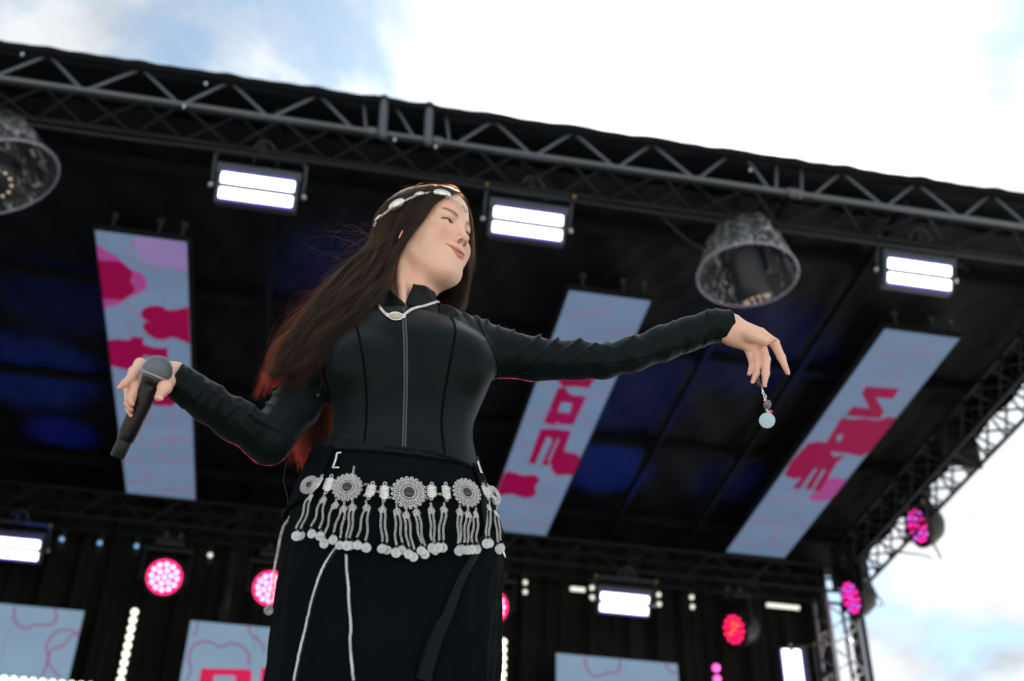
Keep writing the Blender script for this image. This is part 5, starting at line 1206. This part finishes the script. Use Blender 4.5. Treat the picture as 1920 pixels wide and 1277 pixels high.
# far side: falls behind the cheek and neck
for c in range(130):
    lay = rng.uniform(0, 1); s = rng.uniform(0, 1)
    root = np.array([rng.uniform(-.06, .02), math.cos(lerp(.42, 2.5, s)), math.sin(lerp(.42, 2.5, s))]); sd = lerp(np.array([-1, .42, -.12]), np.array([-.8, -.75, -.2]), s)
    P = [h2w(scalp(lerp(root, sd, t)+np.array([-.25, .15, .16])*math.sin(math.pi*t), .003+.007*lay)) for t in (0, .3, .6, 1.0)]
    x = rng.uniform(0, 1); D = [J(lerp(876, 820, x), 492, lerp(.03, .09, x)), J(lerp(876, 815, x), 530, lerp(.04, .09, x)), J(lerp(868, 812, x)+rng.normal(0, 3), 562, .06), J(lerp(856, 822, x)+rng.normal(0, 5), rng.uniform(575, 604), .05)]
    for k in range(36): w = rng.normal(0, .0035, 3); add(P+[d+w for d in D], rng.uniform(.00016, .0003), .004, .0012)
for c in range(46):   # tousled front hair on the far temple, outside the forehead
    x = rng.uniform(0, 1); root = np.array([-.02, math.cos(lerp(.9, 1.4, x)), math.sin(lerp(.9, 1.4, x))])
    D = [J(lerp(856, 846, x)+rng.normal(0, 2), lerp(362, 354, x), .035), J(lerp(869, 862, x)+rng.normal(0, 2.5), lerp(380, 372, x), .04), J(874+rng.normal(0, 3), 400, .055), J(880+rng.normal(0, 3), 435, .075), J(880+rng.normal(0, 4), 475, .08), J(870+rng.normal(0, 5), 530, .075)][:rng.integers(3, 7)]
    for k in range(30): w = rng.normal(0, .0022, 3); add([h2w(scalp(root, .006))]+[d+w for d in D], rng.uniform(.00014, .00026), .003, .0015)
# filling behind the neck
for c in range(50):
    x = rng.uniform(0, 1); root = np.array([rng.uniform(-.5, .5), -1, rng.uniform(-.1, .5)])
    P = [h2w(scalp(root, .003)), h2w(scalp(root+np.array([0, 0, -.6]), .004)), J(lerp(830, 700, x), 500, .085), J(lerp(820, 690, x), 560, .085), J(lerp(800, 670, x), 610, .09)]
    for k in range(30): w = rng.normal(0, .005, 3); add([p+w*i*.3 for i, p in enumerate(P)], rng.uniform(.0002, .0003), .003, .001)
# flyaways
for c in range(230):
    s = rng.uniform(.25, 1); hp = near_guide(s, 1.2, rng); a0 = rng.uniform(0, 1)
    px, py = rng.uniform(690, 740), rng.uniform(420, 480); far = rng.uniform(.3, 1)
    if a0 < .30: D = [J(px-30*far, py+rng.uniform(0, 20), 0), J(px-80*far, py+rng.uniform(-10, 50), .0), J(px-150*far, py+rng.uniform(-20, 80), .0)]
    else: t0 = rng.uniform(0, 1); D = [J(lerp(672, 640, t0)-8, lerp(480, 520, t0), 0), J(lerp(640, 600, t0)-rng.uniform(5, 30), lerp(515, 580, t0), -.03), J(lerp(600, 540, t0)-rng.uniform(0, 35), lerp(560, 650, t0)+rng.normal(0, 15), -.04), J(lerp(560, 495, t0)-rng.uniform(-10, 25), lerp(610, 715, t0)+rng.normal(0, 20), -.04)]
    add(list(hp)+D, .00012, .006, .0012)
for c in range(160):  # short wisps standing off the crown and right of the face
    a = rng.uniform(.7, 2.3); d0 = np.array([rng.normal(0, .5), math.cos(a), math.sin(a)]); b0 = scalp(d0, .006)
    P = [h2w(b0), h2w(scalp(d0+rng.normal(0, .12, 3), .012)), h2w(scalp(d0+rng.normal(0, .25, 3), rng.uniform(.010, .026)))]; add(P, .00010, .0, .0012, n=8)
for c in range(9):
    y0 = rng.uniform(400, 470); P = [J(872, y0, .05), J(884+rng.uniform(0, 8), y0+rng.uniform(20, 50), .05), J(885+rng.uniform(-10, 22), y0+rng.uniform(50, 90), .05)]; add(P, .00009, .003, .0012, n=10)
hc_ = bpy.data.hair_curves.new('hair'); hc_.add_curves([len(q) for q, r in strands]); hc_.materials.append(hm)
hc_.attributes['position'].data.foreach_set('vector', (np.concatenate([q for q, r in strands])).astype(np.float32).ravel())
ra = hc_.attributes.get('radius') or hc_.attributes.new('radius', 'FLOAT', 'POINT'); ra.data.foreach_set('value', np.concatenate([r for q, r in strands]).astype(np.float32))
hair = bpy.data.objects.new('hair', hc_); COL.objects.link(hair); adopt(hair)

# ---- head chain lying on the hair
V = []; nU, nVv = 48, 32; F = []
for j in range(nVv+1):
    for i in range(nU):
        t = math.pi*j/nVv; a = 2*math.pi*i/nU; d = np.array([math.sin(t)*math.cos(a), math.sin(t)*math.sin(a), math.cos(t)]); V.append(tuple(h2w(EC+d/np.linalg.norm(d/(ER+.012)))))
F = [(j*nU+i, j*nU+(i+1) % nU, (j+1)*nU+(i+1) % nU, (j+1)*nU+i) for j in range(nVv) for i in range(nU)]
capB = BVHTree.FromPolygons(V+[tuple(map(float, v)) for v in headV], F+[tuple(int(k)+len(V) for k in q) for q in headQ])
hcn = empty('head_chain'); hcn.parent = person; hcn.location = -Vector(person.location)
seg = [(708, 425), (713, 416), (722, 407), (732, 399), (748, 389), (764, 380), (776, 375), (788, 371.5), (801, 368), (812, 367), (829, 370), (845, 376), (855, 382), (862, 390), (868, 401)]
P = []
for p in smooth_poly(seg, False, 4):
    c, nn = cast(capB, *p, .008)
    if c is not None and (not P or np.linalg.norm(c-P[-1]) < .03): P.append(c)
o = chainmesh(P, .0062, .0009, .0021).build('chain', M['silver']); o.parent = hcn
om = MB(); om.lathe([(0, -.0006), (.96, -.0006), (1.0, 0), (.97, .0012), (.90, .0010), (.84, .0022), (.4, .0040), (0, .0046)], n=36, cap=False)
for k in range(30): a = 2*math.pi*k/30; om.ball((math.cos(a)*.97, math.sin(a)*.97, .0008), .045, 5, sc=(1, 1, .02))
for k in range(8): a = 2*math.pi*k/8; om.ball((.5*math.cos(a), .5*math.sin(a), .0034), .12, 6, sc=(1, 1, .012))
om = om.mesh('oval_plate', M['silver'])
for x, y, a, b, rot in [(749, 388.5, 17, 8.5, 32), (788, 371.5, 10, 5, 14), (829, 370, 17, 8, -12), (717, 412, 9, 3.6, 48), (865, 396, 8, 2.5, -62)]:
    c, nn = cast(capB, x, y, .011)
    if c is None: continue
    k = float((c-CAM)@FW)/FPX; cdv = camdir(c); nq = cdv*.8+nn*.25; nq /= np.linalg.norm(nq)
    u = RT*math.cos(math.radians(rot))+UP*math.sin(math.radians(rot)); u = u-nq*(u@nq); u /= np.linalg.norm(u); v = np.cross(nq, u)
    ob = new('oval_plate', om, hcn); ob.matrix_basis = Matrix(((u[0]*a*k, v[0]*b*k, nq[0], c[0]), (u[1]*a*k, v[1]*b*k, nq[1], c[1]), (u[2]*a*k, v[2]*b*k, nq[2], c[2]), (0, 0, 0, 1)))
